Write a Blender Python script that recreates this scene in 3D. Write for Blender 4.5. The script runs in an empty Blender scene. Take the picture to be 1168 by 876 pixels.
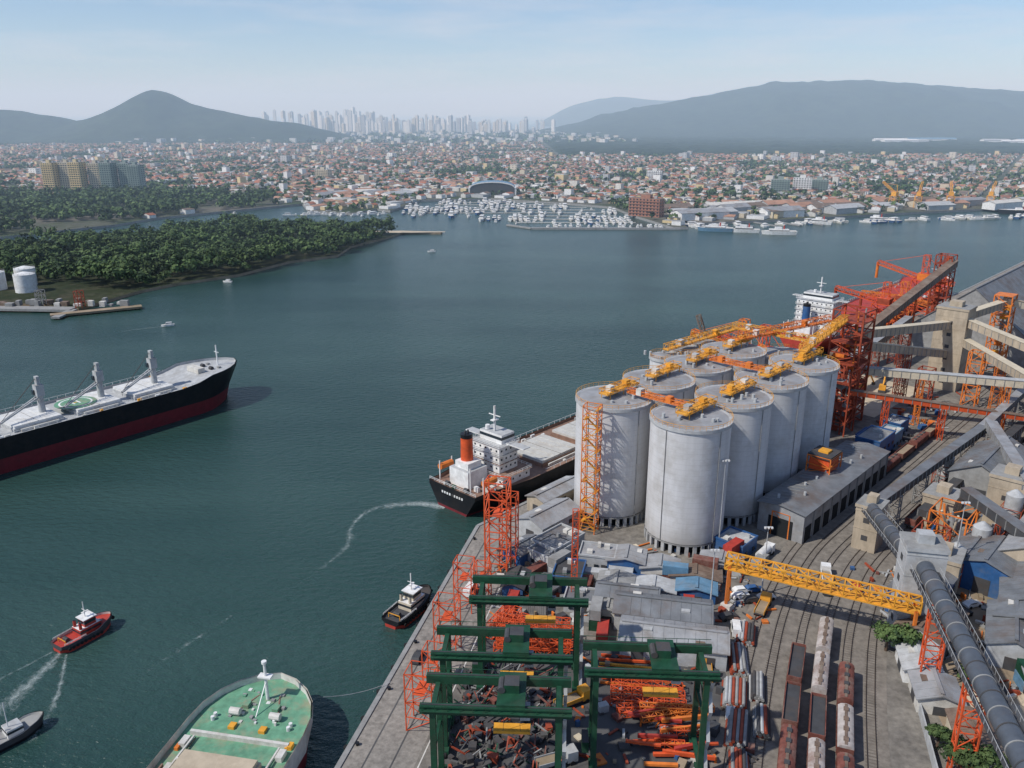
import bpy, math, random
from mathutils import Vector, Matrix, noise
random.seed(7)
R=random.random
def U(a,b): return a+(b-a)*random.random()
scene=bpy.context.scene
scene.view_settings.view_transform='Standard'
scene.view_settings.look='None'
scene.view_settings.exposure=0
# ------------------------------------------------------------ materials
MATS={}
def mk(name,col,rough=.75,metal=0,var=.18,scale=.6,bump=0,streak=0,dirt=None,dirtamt=.5,spec=.3):
    if name in MATS: return MATS[name]
    m=bpy.data.materials.new(name); m.use_nodes=True
    nt=m.node_tree; N=nt.nodes; Lk=nt.links
    b=N['Principled BSDF']; b.inputs['Roughness'].default_value=rough; b.inputs['Metallic'].default_value=metal
    b.inputs['Specular IOR Level'].default_value=spec
    ge=N.new('ShaderNodeNewGeometry')
    n1=N.new('ShaderNodeTexNoise'); n1.inputs['Scale'].default_value=scale; n1.inputs['Detail'].default_value=6
    n1.inputs['Roughness'].default_value=.65
    if streak:
        mp=N.new('ShaderNodeMapping'); mp.inputs['Scale'].default_value=(1,1,streak)
        Lk.new(ge.outputs['Position'],mp.inputs['Vector']); Lk.new(mp.outputs[0],n1.inputs['Vector'])
    else: Lk.new(ge.outputs['Position'],n1.inputs['Vector'])
    rp=N.new('ShaderNodeValToRGB')
    rp.color_ramp.elements[0].position=.3; rp.color_ramp.elements[1].position=.7
    c=Vector(col[:3])
    rp.color_ramp.elements[0].color=(*(c*(1-var)),1); rp.color_ramp.elements[1].color=(*[min(1,x*(1+var)) for x in c],1)
    Lk.new(n1.outputs['Fac'],rp.inputs[0])
    out=rp.outputs[0]
    if dirt:
        n2=N.new('ShaderNodeTexNoise'); n2.inputs['Scale'].default_value=scale*.37; n2.inputs['Detail'].default_value=8; n2.inputs['Roughness'].default_value=.7
        Lk.new(ge.outputs['Position'],n2.inputs['Vector'])
        r2=N.new('ShaderNodeValToRGB'); r2.color_ramp.elements[0].position=.48; r2.color_ramp.elements[1].position=.68
        r2.color_ramp.elements[1].color=(dirtamt,)*3+(1,)
        Lk.new(n2.outputs['Fac'],r2.inputs[0])
        mx=N.new('ShaderNodeMixRGB'); mx.inputs[2].default_value=(*dirt,1)
        Lk.new(r2.outputs[0],mx.inputs[0]); Lk.new(out,mx.inputs[1]); out=mx.outputs[0]
    Lk.new(out,b.inputs['Base Color'])
    if bump:
        bp=N.new('ShaderNodeBump'); bp.inputs['Strength'].default_value=bump; bp.inputs['Distance'].default_value=.3
        Lk.new(n1.outputs['Fac'],bp.inputs['Height']); Lk.new(bp.outputs[0],b.inputs['Normal'])
    MATS[name]=m; return m
white=mk('white_paint',(.74,.74,.72),.5,dirt=(.45,.38,.3),dirtamt=.4)
offw=mk('off_white',(.6,.58,.53),.7,dirt=(.3,.26,.2))
cream=mk('cream_wall',(.55,.48,.36),.8)
beige=mk('beige_concrete',(.42,.35,.26),.85,streak=.2,dirt=(.22,.18,.13))
yellowb=mk('yellow_wall',(.62,.49,.27),.8)
grey=mk('grey_concrete',(.28,.28,.27),.85,dirt=(.14,.13,.12))
lgrey=mk('light_grey',(.42,.43,.43),.7,dirt=(.25,.23,.2))
dgrey=mk('dark_grey',(.06,.062,.066),.7,dirt=(.1,.07,.05))
metalroof=mk('metal_roof',(.19,.2,.21),.55,metal=.2,var=.25,scale=.25,dirt=(.15,.1,.07),dirtamt=.7)
metalroof2=mk('metal_roof_light',(.32,.325,.33),.55,metal=.1,var=.2,scale=.3,dirt=(.19,.14,.1),dirtamt=.7)
brownroof=mk('rusty_roof',(.17,.12,.09),.7,var=.3,dirt=(.3,.27,.22))
black=mk('black_paint',(.012,.013,.016),.4,var=.3,dirt=(.035,.028,.025))
dark=mk('painted_opening_shade',(.015,.018,.02),.9)  # near-black colour painted in for the shade inside openings
glass=mk('window_glass',(.02,.03,.04),.12,spec=.6)
red=mk('antifouling_red',(.17,.022,.028),.6,dirt=(.09,.03,.03))
redp=mk('red_paint',(.42,.05,.035),.5,dirt=(.25,.06,.05))
redor=mk('red_orange_steel',(.66,.1,.03),.5,var=.25,dirt=(.33,.07,.03))
orange=mk('orange_steel',(.68,.19,.035),.5,var=.2,dirt=(.4,.12,.04))
yorange=mk('yellow_orange_steel',(.72,.34,.04),.5,var=.2,dirt=(.45,.2,.05))
rustl=mk('dark_red_steel',(.3,.06,.03),.6,var=.35)
green=mk('crane_green',(.014,.064,.034),.5,var=.3,dirt=(.05,.06,.04))
deckg=mk('deck_green',(.13,.3,.19),.6,var=.25,dirt=(.34,.27,.18),dirtamt=.75)
bluep=mk('blue_paint',(.03,.1,.25),.5,dirt=(.15,.17,.2))
blue2=mk('light_blue_paint',(.12,.24,.35),.5,dirt=(.2,.2,.2))
terra=mk('terracotta_a',(.34,.13,.075),.85,var=.3,scale=.1)
terra2=mk('terracotta_b',(.25,.115,.075),.85,var=.3,scale=.1)
terra3=mk('terracotta_c',(.38,.21,.14),.85,var=.3,scale=.1)
brick=mk('brick_wall',(.33,.16,.11),.85)
greenw=mk('grey_green_wall',(.24,.3,.27),.8)
soil=mk('soil',(.3,.23,.16),.95,var=.25,scale=.15,dirt=(.12,.12,.06))
sand=mk('sand',(.5,.42,.31),.95,var=.15,scale=.2,dirt=(.35,.28,.2))
ballast=mk('ballast',(.19,.17,.145),.95,var=.35,scale=.5,dirt=(.29,.26,.22))
sleeper=mk('sleeper',(.15,.13,.11),.95,var=.4,scale=.3,dirt=(.25,.22,.19),dirtamt=1)
railst=mk('rail_steel',(.09,.07,.06),.4,metal=.6)
wagonb=mk('wagon_brown',(.17,.06,.045),.7,var=.4,dirt=(.28,.2,.16),dirtamt=.7)
wagong=mk('wagon_tarp',(.42,.38,.35),.8,var=.25,dirt=(.2,.11,.08),dirtamt=.9)
asph=mk('asphalt',(.085,.085,.085),.9,var=.3,scale=.15,dirt=(.16,.15,.13))
hatch=mk('hatch_cover',(.5,.49,.45),.6,var=.12,dirt=(.33,.26,.19))
hatchw=mk('hatch_white',(.64,.64,.62),.6,var=.1,dirt=(.4,.36,.3))
hatchb=mk('hatch_beige',(.48,.4,.29),.6,var=.12,dirt=(.3,.23,.16))
deckbr=mk('deck_brown',(.24,.15,.11),.7,var=.25)
leafs=[mk('foliage_dark',(.024,.046,.018),.8,var=.5,scale=.03),mk('foliage_mid',(.05,.09,.028),.8,var=.5,scale=.03),mk('foliage_light',(.09,.138,.044),.8,var=.45,scale=.03)]
bark=mk('bark',(.1,.07,.05),.9)
rubber=mk('tyre',(.02,.02,.02),.8)
def silo_mat():
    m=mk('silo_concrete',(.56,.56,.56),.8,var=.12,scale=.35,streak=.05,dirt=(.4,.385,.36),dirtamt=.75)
    nt=m.node_tree;N=nt.nodes;Lk=nt.links;b=N['Principled BSDF']
    src=b.inputs['Base Color'].links[0].from_socket
    ge=N.new('ShaderNodeNewGeometry'); sx=N.new('ShaderNodeSeparateXYZ'); Lk.new(ge.outputs['Position'],sx.inputs[0])
    mu=N.new('ShaderNodeMath'); mu.operation='MULTIPLY'; mu.inputs[1].default_value=1/1.5; Lk.new(sx.outputs[2],mu.inputs[0])
    fr=N.new('ShaderNodeMath'); fr.operation='FRACT'; Lk.new(mu.outputs[0],fr.inputs[0])
    lt=N.new('ShaderNodeMath'); lt.operation='LESS_THAN'; lt.inputs[1].default_value=.08; Lk.new(fr.outputs[0],lt.inputs[0])
    ml=N.new('ShaderNodeMath'); ml.operation='MULTIPLY'; ml.inputs[1].default_value=.25; Lk.new(lt.outputs[0],ml.inputs[0])
    mx=N.new('ShaderNodeMixRGB'); mx.inputs[2].default_value=(.3,.3,.3,1)
    Lk.new(ml.outputs[0],mx.inputs[0]); Lk.new(src,mx.inputs[1])
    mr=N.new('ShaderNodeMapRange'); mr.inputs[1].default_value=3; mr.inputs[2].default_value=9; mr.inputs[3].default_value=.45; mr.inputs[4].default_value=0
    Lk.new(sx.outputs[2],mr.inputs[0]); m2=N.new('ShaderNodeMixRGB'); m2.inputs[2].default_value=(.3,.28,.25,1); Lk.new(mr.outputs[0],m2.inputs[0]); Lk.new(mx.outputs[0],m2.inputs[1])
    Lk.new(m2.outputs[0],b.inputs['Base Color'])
    return m
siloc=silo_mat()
def tower_mat(name,col):
    m=mk(name,col,.8,var=.1,scale=.01)
    nt=m.node_tree;N=nt.nodes;Lk=nt.links;b=N['Principled BSDF']
    src=b.inputs['Base Color'].links[0].from_socket
    ge=N.new('ShaderNodeNewGeometry'); sx=N.new('ShaderNodeSeparateXYZ'); Lk.new(ge.outputs['Position'],sx.inputs[0])
    outs=[]
    for o,p,th in ((2,3.6,.45),(0,6.,.5)):
        mu=N.new('ShaderNodeMath'); mu.operation='MULTIPLY'; mu.inputs[1].default_value=1/p; Lk.new(sx.outputs[o],mu.inputs[0])
        fr=N.new('ShaderNodeMath'); fr.operation='FRACT'; Lk.new(mu.outputs[0],fr.inputs[0])
        lt=N.new('ShaderNodeMath'); lt.operation='LESS_THAN'; lt.inputs[1].default_value=th; Lk.new(fr.outputs[0],lt.inputs[0]); outs.append(lt)
    ml=N.new('ShaderNodeMath'); ml.operation='MULTIPLY'; Lk.new(outs[0].outputs[0],ml.inputs[0]); Lk.new(outs[1].outputs[0],ml.inputs[1])
    m2=N.new('ShaderNodeMath'); m2.operation='MULTIPLY'; m2.inputs[1].default_value=.6; Lk.new(ml.outputs[0],m2.inputs[0])
    mx=N.new('ShaderNodeMixRGB'); mx.inputs[2].default_value=(.06,.07,.08,1)
    Lk.new(m2.outputs[0],mx.inputs[0]); Lk.new(src,mx.inputs[1]); Lk.new(mx.outputs[0],b.inputs['Base Color'])
    return m
tw=[tower_mat('tower_white',(.76,.74,.7)),tower_mat('tower_cream',(.62,.55,.45)),tower_mat('tower_grey',(.45,.45,.45))]
def ground_mat(name,c1,c2,c3,s1=.05,s2=.6,mul=.45):
    m=bpy.data.materials.new(name); m.use_nodes=True
    nt=m.node_tree;N=nt.nodes;Lk=nt.links;b=N['Principled BSDF']; b.inputs['Roughness'].default_value=.92; b.inputs['Specular IOR Level'].default_value=.15
    ge=N.new('ShaderNodeNewGeometry')
    def nz(s,d=8,r=.65):
        n=N.new('ShaderNodeTexNoise'); n.inputs['Scale'].default_value=s;n.inputs['Detail'].default_value=d;n.inputs['Roughness'].default_value=r
        Lk.new(ge.outputs['Position'],n.inputs['Vector']); return n
    def rmp(n,a,bb):
        r=N.new('ShaderNodeValToRGB'); r.color_ramp.elements[0].position=a; r.color_ramp.elements[1].position=bb; Lk.new(n.outputs['Fac'],r.inputs[0]); return r
    r1=rmp(nz(s1),.4,.6); r2=rmp(nz(s2),.35,.75); r3=rmp(nz(s1*3.1),.5,.7)
    m1=N.new('ShaderNodeMixRGB'); m1.inputs[1].default_value=(*c1,1); m1.inputs[2].default_value=(*c2,1); Lk.new(r1.outputs[0],m1.inputs[0])
    m3=N.new('ShaderNodeMixRGB'); m3.inputs[2].default_value=(*c3,1); Lk.new(r3.outputs[0],m3.inputs[0]); Lk.new(m1.outputs[0],m3.inputs[1])
    m2=N.new('ShaderNodeMixRGB'); m2.blend_type='MULTIPLY'; m2.inputs[0].default_value=mul; Lk.new(m3.outputs[0],m2.inputs[1]); Lk.new(r2.outputs[0],m2.inputs[2])
    Lk.new(m2.outputs[0],b.inputs['Base Color'])
    return m
gport=ground_mat('port_ground_mat',(.31,.285,.245),(.23,.212,.187),(.15,.14,.13))
gcity=ground_mat('city_ground_mat',(.2,.18,.15),(.06,.09,.04),(.16,.15,.13),.008,.08)
gpen=ground_mat('forest_floor_mat',(.03,.045,.02),(.05,.06,.03),(.1,.09,.06),.02,.2)
gapron=ground_mat('quay_concrete_mat',(.4,.365,.32),(.33,.305,.27),(.25,.23,.205),.08,.9)
ghill=ground_mat('hill_forest_mat',(.03,.052,.022),(.052,.074,.034),(.018,.033,.014),.004,.02,.7)
def water_mat():
    m=bpy.data.materials.new('harbour_water'); m.use_nodes=True
    nt=m.node_tree;N=nt.nodes;Lk=nt.links;b=N['Principled BSDF']
    b.inputs['Roughness'].default_value=.22; b.inputs['IOR'].default_value=1.33
    ge=N.new('ShaderNodeNewGeometry')
    def nz(s,d=4,sc=(1,1,1),rot=.5):
        mp=N.new('ShaderNodeMapping'); mp.inputs['Scale'].default_value=sc; mp.inputs['Rotation'].default_value=(0,0,rot)
        Lk.new(ge.outputs['Position'],mp.inputs['Vector'])
        n=N.new('ShaderNodeTexNoise'); n.inputs['Scale'].default_value=s;n.inputs['Detail'].default_value=d
        Lk.new(mp.outputs[0],n.inputs['Vector']); return n
    big=nz(.006,7,(1,2.8,1),.25); r=N.new('ShaderNodeValToRGB')
    r.color_ramp.elements[0].position=.33; r.color_ramp.elements[1].position=.68
    r.color_ramp.elements[0].color=(.014,.045,.04,1); r.color_ramp.elements[1].color=(.034,.076,.066,1)
    Lk.new(big.outputs['Fac'],r.inputs[0]); Lk.new(r.outputs[0],b.inputs['Base Color'])
    a=nz(.35,5,(1,1.8,1)); c=nz(1.6,3,(1,1.5,1))
    ad=N.new('ShaderNodeMath'); ad.operation='MULTIPLY_ADD'; ad.inputs[1].default_value=.35; Lk.new(c.outputs['Fac'],ad.inputs[0]); Lk.new(a.outputs['Fac'],ad.inputs[2])
    bp=N.new('ShaderNodeBump'); bp.inputs['Strength'].default_value=.7; bp.inputs['Distance'].default_value=.9
    Lk.new(ad.outputs[0],bp.inputs['Height']); Lk.new(bp.outputs[0],b.inputs['Normal'])
    return m
waterm=water_mat()
def foam_mat():
    m=bpy.data.materials.new('foam'); m.use_nodes=True
    nt=m.node_tree;N=nt.nodes;Lk=nt.links;b=N['Principled BSDF']; b.inputs['Base Color'].default_value=(.6,.68,.66,1); b.inputs['Roughness'].default_value=.8
    at=N.new('ShaderNodeAttribute'); at.attribute_name='fade'
    ge=N.new('ShaderNodeNewGeometry')
    n=N.new('ShaderNodeTexNoise'); n.inputs['Scale'].default_value=.42; n.inputs['Detail'].default_value=10; n.inputs['Roughness'].default_value=.85; n.inputs['Distortion'].default_value=.8
    Lk.new(ge.outputs['Position'],n.inputs['Vector'])
    ad=N.new('ShaderNodeMath'); ad.operation='ADD'; Lk.new(n.outputs['Fac'],ad.inputs[0]); Lk.new(at.outputs['Fac'],ad.inputs[1])
    mr=N.new('ShaderNodeMapRange'); mr.inputs[1].default_value=.86; mr.inputs[2].default_value=1.25; Lk.new(ad.outputs[0],mr.inputs[0])
    mu=N.new('ShaderNodeMath'); mu.operation='MULTIPLY'; mu.inputs[1].default_value=.8; Lk.new(mr.outputs[0],mu.inputs[0])
    tr=N.new('ShaderNodeBsdfTransparent'); mx=N.new('ShaderNodeMixShader')
    Lk.new(mu.outputs[0],mx.inputs[0]); Lk.new(tr.outputs[0],mx.inputs[1]); Lk.new(b.outputs[0],mx.inputs[2])
    Lk.new(mx.outputs[0],N['Material Output'].inputs['Surface'])
    return m
foamm=foam_mat()
# ------------------------------------------------------------ builder
class M:
    def __init__(s): s.v=[];s.f=[];s.mi=[];s.ms=[]
    def idx(s,m):
        if m not in s.ms: s.ms.append(m)
        return s.ms.index(m)
    def add(s,vs,fs,m):
        o=len(s.v); i=s.idx(m); s.v.extend(vs)
        for f in fs: s.f.append([k+o for k in f]); s.mi.append(i)
    def box(s,cx,cy,z0,z1,w,l,m,rot=0,top=None,bottom=False):
        c,sn=math.cos(math.radians(rot)),math.sin(math.radians(rot))
        p=[]
        for z in (z0,z1):
            for dx,dy in ((-w/2,-l/2),(w/2,-l/2),(w/2,l/2),(-w/2,l/2)):
                p.append((cx+dx*c-dy*sn,cy+dx*sn+dy*c,z))
        s.add(p,[(0,1,5,4),(1,2,6,5),(2,3,7,6),(3,0,4,7)]+([(3,2,1,0)] if bottom else []),m)
        s.add([p[4],p[5],p[6],p[7]],[(0,1,2,3)],top or m)
    def beam(s,p0,p1,w,h,m,ends=False):
        p0=Vector(p0);p1=Vector(p1);d=(p1-p0)
        if d.length<1e-6:return
        d.normalize()
        up=Vector((0,0,1)) if abs(d.z)<.95 else Vector((0,1,0))
        a=d.cross(up).normalized(); b=a.cross(d).normalized()
        vs=[]
        for p in (p0,p1):
            for i,j in ((-1,-1),(1,-1),(1,1),(-1,1)): vs.append(tuple(p+a*(i*w/2)+b*(j*h/2)))
        fs=[(0,1,5,4),(1,2,6,5),(2,3,7,6),(3,0,4,7)]
        if ends: fs+=[(3,2,1,0),(4,5,6,7)]
        s.add(vs,fs,m)
    def cyl(s,cx,cy,z0,z1,r0,r1,m,n=16,top=None,cap=True):
        vs=[(cx+r*math.cos(2*math.pi*i/n),cy+r*math.sin(2*math.pi*i/n),z) for z,r in ((z0,r0),(z1,r1)) for i in range(n)]
        s.add(vs,[(i,(i+1)%n,(i+1)%n+n,i+n) for i in range(n)],m)
        if cap: s.add(vs[n:],[tuple(range(n))],top or m)
    def tube(s,p0,p1,r,m,n=8):
        p0=Vector(p0);p1=Vector(p1);d=(p1-p0).normalized()
        up=Vector((0,0,1)) if abs(d.z)<.95 else Vector((0,1,0))
        a=d.cross(up).normalized(); b=a.cross(d)
        vs=[tuple(p+a*r*math.cos(2*math.pi*i/n)+b*r*math.sin(2*math.pi*i/n)) for p in (p0,p1) for i in range(n)]
        s.add(vs,[(i,(i+1)%n,(i+1)%n+n,i+n) for i in range(n)]+[tuple(range(n)),tuple(range(2*n-1,n-1,-1))],m)
    def gable(s,cx,cy,w,l,h,rise,wall,roof,rot=0,over=.5,z=0):
        c,sn=math.cos(math.radians(rot)),math.sin(math.radians(rot))
        T=lambda x,y,zz:(cx+x*c-y*sn,cy+x*sn+y*c,zz+z)
        a,b=w/2,l/2
        s.add([T(-a,-b,0),T(a,-b,0),T(a,b,0),T(-a,b,0),T(-a,-b,h),T(a,-b,h),T(a,b,h),T(-a,b,h),T(0,-b,h+rise),T(0,b,h+rise)],
              [(0,1,5,8,4),(1,2,6,5),(2,3,7,9,6),(3,0,4,7)],wall)
        a2,b2=a+over,b+over; d=rise*over/a; t=.25
        s.add([T(-a2,-b2,h-d+t),T(0,-b2,h+rise+t),T(0,b2,h+rise+t),T(-a2,b2,h-d+t),T(a2,-b2,h-d+t),T(a2,b2,h-d+t),
               T(-a2,-b2,h-d),T(0,-b2,h+rise),T(a2,-b2,h-d),T(-a2,b2,h-d),T(0,b2,h+rise),T(a2,b2,h-d)],
              [(0,1,2,3),(1,4,5,2),(6,7,1,0),(7,8,4,1),(9,6,0,3),(8,11,5,4),(9,3,2,10),(10,2,5,11)],roof)
    def lattice(s,cx,cy,z0,z1,w,d,m,bay=4,t=.35,rot=0,plat=None):
        c,sn=math.cos(math.radians(rot)),math.sin(math.radians(rot))
        q=[(cx+x*c-y*sn,cy+x*sn+y*c) for x,y in ((-w/2,-d/2),(w/2,-d/2),(w/2,d/2),(-w/2,d/2))]
        n=max(1,round((z1-z0)/bay)); hz=(z1-z0)/n
        for x,y in q: s.beam((x,y,z0),(x,y,z1),t,t,m)
        for i in range(n+1):
            z=z0+i*hz
            for k in range(4):
                a=q[k];b=q[(k+1)%4]
                if i>0: s.beam((*a,z),(*b,z),t*.7,t*.7,m)
                if i<n:
                    if (i+k)%2: a,b=b,a
                    s.beam((*a,z),(*b,z+hz),t*.55,t*.55,m)
            if plat and i and i%plat==0:
                s.box(cx,cy,z,z+.15,w*.95,d*.95,m,rot)
    def truss(s,p0,p1,w,h,m,bays=8,t=.3,deck=None,cover=None):
        p0=Vector(p0);p1=Vector(p1);d=(p1-p0).normalized()
        a=d.cross(Vector((0,0,1))).normalized(); b=a.cross(d)
        P=lambda i,x,y:p0+(p1-p0)*(i/bays)+a*(x*w/2)+b*(y*h/2)
        for x in(-1,1):
            for y in(-1,1): s.beam(P(0,x,y),P(bays,x,y),t,t,m)
        for i in range(bays+1):
            for x in(-1,1): s.beam(P(i,x,-1),P(i,x,1),t*.7,t*.7,m)
            for y in(-1,1): s.beam(P(i,-1,y),P(i,1,y),t*.7,t*.7,m)
            if i<bays:
                k=1 if i%2 else -1
                for x in(-1,1): s.beam(P(i,x,k),P(i+1,x,-k),t*.7,t*.7,m)
                s.beam(P(i,k,1),P(i+1,-k,1),t*.6,t*.6,m)
        if deck: s.beam(p0-b*(h/2-.2),p1-b*(h/2-.2),w*.8,.15,deck)
        if cover: s.beam(p0,p1,w*.8,h*.8,cover,True)
    def gallery(s,p0,p1,w,h,wall,roof,m=None):
        s.beam(p0,p1,w,h,wall,True)
        q0=Vector(p0)+Vector((0,0,h/2+.12));q1=Vector(p1)+Vector((0,0,h/2+.12))
        s.beam(q0,q1,w+.4,.2,roof,True)
    def finish(s,name,loc=(0,0,0),rot=0,parent=None,smooth=True,scale=1):
        me=bpy.data.meshes.new(name); me.from_pydata([tuple(v) for v in s.v],[],s.f)
        for m in s.ms: me.materials.append(m)
        me.polygons.foreach_set('material_index',s.mi)
        if smooth:
            me.polygons.foreach_set('use_smooth',[True]*len(s.f)); me.set_sharp_from_angle(angle=math.radians(35))
        me.update()
        o=bpy.data.objects.new(name,me); scene.collection.objects.link(o)
        o.location=loc; o.rotation_euler=(0,0,math.radians(rot)); o.scale=(scale,)*3
        if parent: o.parent=parent
        return o
# harbour frame: quay corner + berth direction 43 deg from +Y
u=(math.sin(math.radians(43)),math.cos(math.radians(43))); rr=(u[1],-u[0])
def P(a,b,z=0): return (-9.6+a*u[0]+b*rr[0],210+a*u[1]+b*rr[1],z)
def inpoly(x,y,poly):
    c=False;n=len(poly);j=n-1
    for i in range(n):
        xi,yi=poly[i];xj,yj=poly[j]
        if (yi>y)!=(yj>y) and x<(xj-xi)*(y-yi)/(yj-yi)+xi: c=not c
        j=i
    return c
def land(name,poly,z,mat,depth=8,wall=None):
    m=M(); n=len(poly)
    m.add([(x,y,z) for x,y in poly],[tuple(range(n))],mat)
    vs=[(x,y,z) for x,y in poly]+[(x,y,z-depth) for x,y in poly]
    if depth: m.add(vs,[(i,i+n,(i+1)%n+n,(i+1)%n) for i in range(n)],wall or grey)
    return m.finish(name,smooth=False)
def strip(m,pts,w,z,mat):
    vs=[];n=len(pts)
    for i,p in enumerate(pts):
        a=Vector(pts[max(0,i-1)][:2]);b=Vector(pts[min(n-1,i+1)][:2]);d=(b-a).normalized();q=Vector((d.y,-d.x))
        ww=w[i] if isinstance(w,(list,tuple)) else w
        vs.append((p[0]-q.x*ww/2,p[1]-q.y*ww/2,z));vs.append((p[0]+q.x*ww/2,p[1]+q.y*ww/2,z))
    m.add(vs,[(2*i,2*i+1,2*i+3,2*i+2) for i in range(n-1)],mat)
def catmull(pts,k=8):
    o=[]
    for i in range(len(pts)-1):
        p0=Vector(pts[max(0,i-1)]);p1=Vector(pts[i]);p2=Vector(pts[i+1]);p3=Vector(pts[min(len(pts)-1,i+2)])
        for j in range(k):
            t=j/k
            o.append(.5*((2*p1)+(p2-p0)*t+(2*p0-5*p1+4*p2-p3)*t*t+(3*p1-p0-3*p2+p3)*t**3))
    o.append(Vector(pts[-1])); return o
# ------------------------------------------------------------ base surfaces
m=M(); S=40000
m.add([(-S,-2000,-2.5),(S,-2000,-2.5),(S,S,-2.5),(-S,S,-2.5)],[(0,1,2,3)],waterm); m.finish('water',smooth=False)
port=[(-82,-100),(-9.6,210),P(620,0)[:2],(650,760),(1600,800),(1600,-100)]
land('port_ground',port,0,gport)
shore=[(-2500,740),(-700,770),(-482,789),(-416,881),(-396,943),(-338,1014),(-271,1096),(-244,1014),(-188,986),(-165,1034),(-146,1014),(-123,1143),(-29,1167),(64,1108),(126,1054),(140,960),(165,860),(180,860),(180,943),(201,896),(304,927),(446,986),(637,1054),(900,1120),(2500,1350),(9000,2500),(9000,6600),(-9000,6600),(-9000,1500)]
land('mainland_ground',shore,0,gcity)
pen=[(-900,470),(-420,480),(-314,501),(-292,501),(-260,489),(-245,542),(-231,566),(-199,599),(-176,656),(-144,686),(-142,734),(-119,789),(-108,826),(-70,824),(-70,830),(-125,838),(-178,845),(-222,839),(-297,852),(-362,761),(-435,709),(-900,690)]
land('peninsula_ground',pen,-.6,gpen,3,soil)
m=M(); strip(m,[(-150,828),(-110,829),(-85,828),(-66,828)],[10,16,9,5],-.55,sand); m.finish('sand_spit',smooth=False)
m=M(); strip(m,[(-82+6.6,-100-1.4),(-9.6+6.4,210-1.2)],13,.012,gapron); m.finish('quay_apron_road',smooth=False)
m=M(); strip(m,[P(0,5),P(620,5)],10,.016,gapron); m.finish('berth_apron_road',smooth=False)
m=M()
m.beam((-82,-100,.05),(-9.6,210,.05),1.0,.4,grey); m.beam((-9.6,210,.05),P(620,0,.05),1.0,.4,grey)
for i in range(40):
    t=i/40; x,y=-82+72.4*t,-100+310*t; m.tube((x-.8,y,-2),(x-.8,y,-.3),.6,rubber,8)
    if i%2: m.cyl(x+1.2,y,0,.6,.3,.4,black,8)
m.finish('quay_edge')
m=M(); strip(m,[(-82+13.5,-100-2.8),(-9.6+13.2,206)],.25,.03,offw); strip(m,[(-82+4,-100),(-9.6+3.6,207)],.3,.034,asph); strip(m,[(-82+9,-100),(-9.6+8.6,207)],.3,.034,asph); m.finish('quay_road_marking',smooth=False)
m=M(); m.add([(-18,90,.02),(46,90,.02),(44,150,.02),(-6,158,.02)],[(0,1,2,3)],asph); m.finish('yard_pavement',smooth=False)
m=M(); vs=[P(168,12,.03),P(218,10,.03),P(214,50,.03),P(165,48,.03)]; m.add(vs,[(0,3,2,1)],sand)
m.finish('construction_ground',smooth=False)
m=M(); m.add([(74,80,.02),(170,80,.02),(170,190,.02),(112,188,.02),(86,160,.02)],[(0,1,2,3,4)],soil); m.finish('dirt_ground',smooth=False)
# ------------------------------------------------------------ hills
def hills(name,prof,Y0,front,back,zoff=-3,seed=0,step=60,amp=9):
    xs=[];x=prof[0][0]
    while x<=prof[-1][0]: xs.append(x); x+=step
    ny=34; vs=[];
    def h0(x):
        for (a,ha),(b,hb) in zip(prof,prof[1:]):
            if a<=x<=b:
                t=(x-a)/(b-a); return ha+(hb-ha)*t
        return 0
    def h(x): return (h0(x-step*1.5)+h0(x)*2+h0(x+step*1.5))/4
    for j in range(ny+1):
        t=j/ny; yy=-front+(front+back)*t
        f=(1-abs(yy)/(front if yy<0 else back))
        f=max(0,f); f=f*f*(3-2*f)*.6+f*.4
        for x in xs:
            n=noise.fractal(Vector((x/600+seed,(yy)/900,seed)),.8,2.2,6)
            rid=max(.35,1+.6*n*(1-f)*1.4)
            hh=h(x)
            n2=noise.fractal(Vector((x/120,yy/170,seed)),.9,2.1,4)*amp*min(1,hh/60)*f
            vs.append((x,Y0+yy,max(zoff,zoff+hh*f*rid+n2)))
    w=len(xs); m=M()
    m.add(vs,[(j*w+i,j*w+i+1,(j+1)*w+i+1,(j+1)*w+i) for j in range(ny) for i in range(w-1)],ghill)
    return m.finish(name)
hills('hill',[(-5000,60),(-3600,150),(-2700,130),(-2336,136),(-2216,121),(-2096,104),(-1996,78),(-1916,96),(-1816,130),(-1706,190),(-1646,220),(-1586,216),(-1526,192),(-1476,158),(-1296,122),(-1136,92),(-976,70),(-816,28),(-700,0)],4000,650,700,-3,1.3,25,7)
hills('hill',[(0,0),(120,10),(366,50),(560,108),(753,146),(1030,190),(1307,245),(1474,275),(1640,300),(1860,308),(2083,318),(2326,305),(2526,290),(2859,270),(3235,248),(4200,280),(5500,200),(7500,0)],5500,1300,900,-3,5.1,40,12)
hills('hill',[(300,0),(506,160),(800,240),(1100,300),(1400,270),(1700,240),(2500,380),(2900,440),(3300,400),(4500,330),(6000,0)],9500,1200,1200,-3,9.7,80,10)
m=M(); vs=[];nx,ny=150,64
for j in range(ny+1):
    for i in range(nx+1):
        x=130+i*24; y=2380+j*34+ (i/nx)*150
        vs.append((x,y,U(2,8)+noise.noise(Vector((x/120,y/120,0)))*4 if 0<i<nx and 0<j<ny else -1))
m.add(vs,[(j*(nx+1)+i,j*(nx+1)+i+1,(j+1)*(nx+1)+i+1,(j+1)*(nx+1)+i) for j in range(ny) for i in range(nx)],ghill); m.finish('mangrove_forest',smooth=False)
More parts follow.
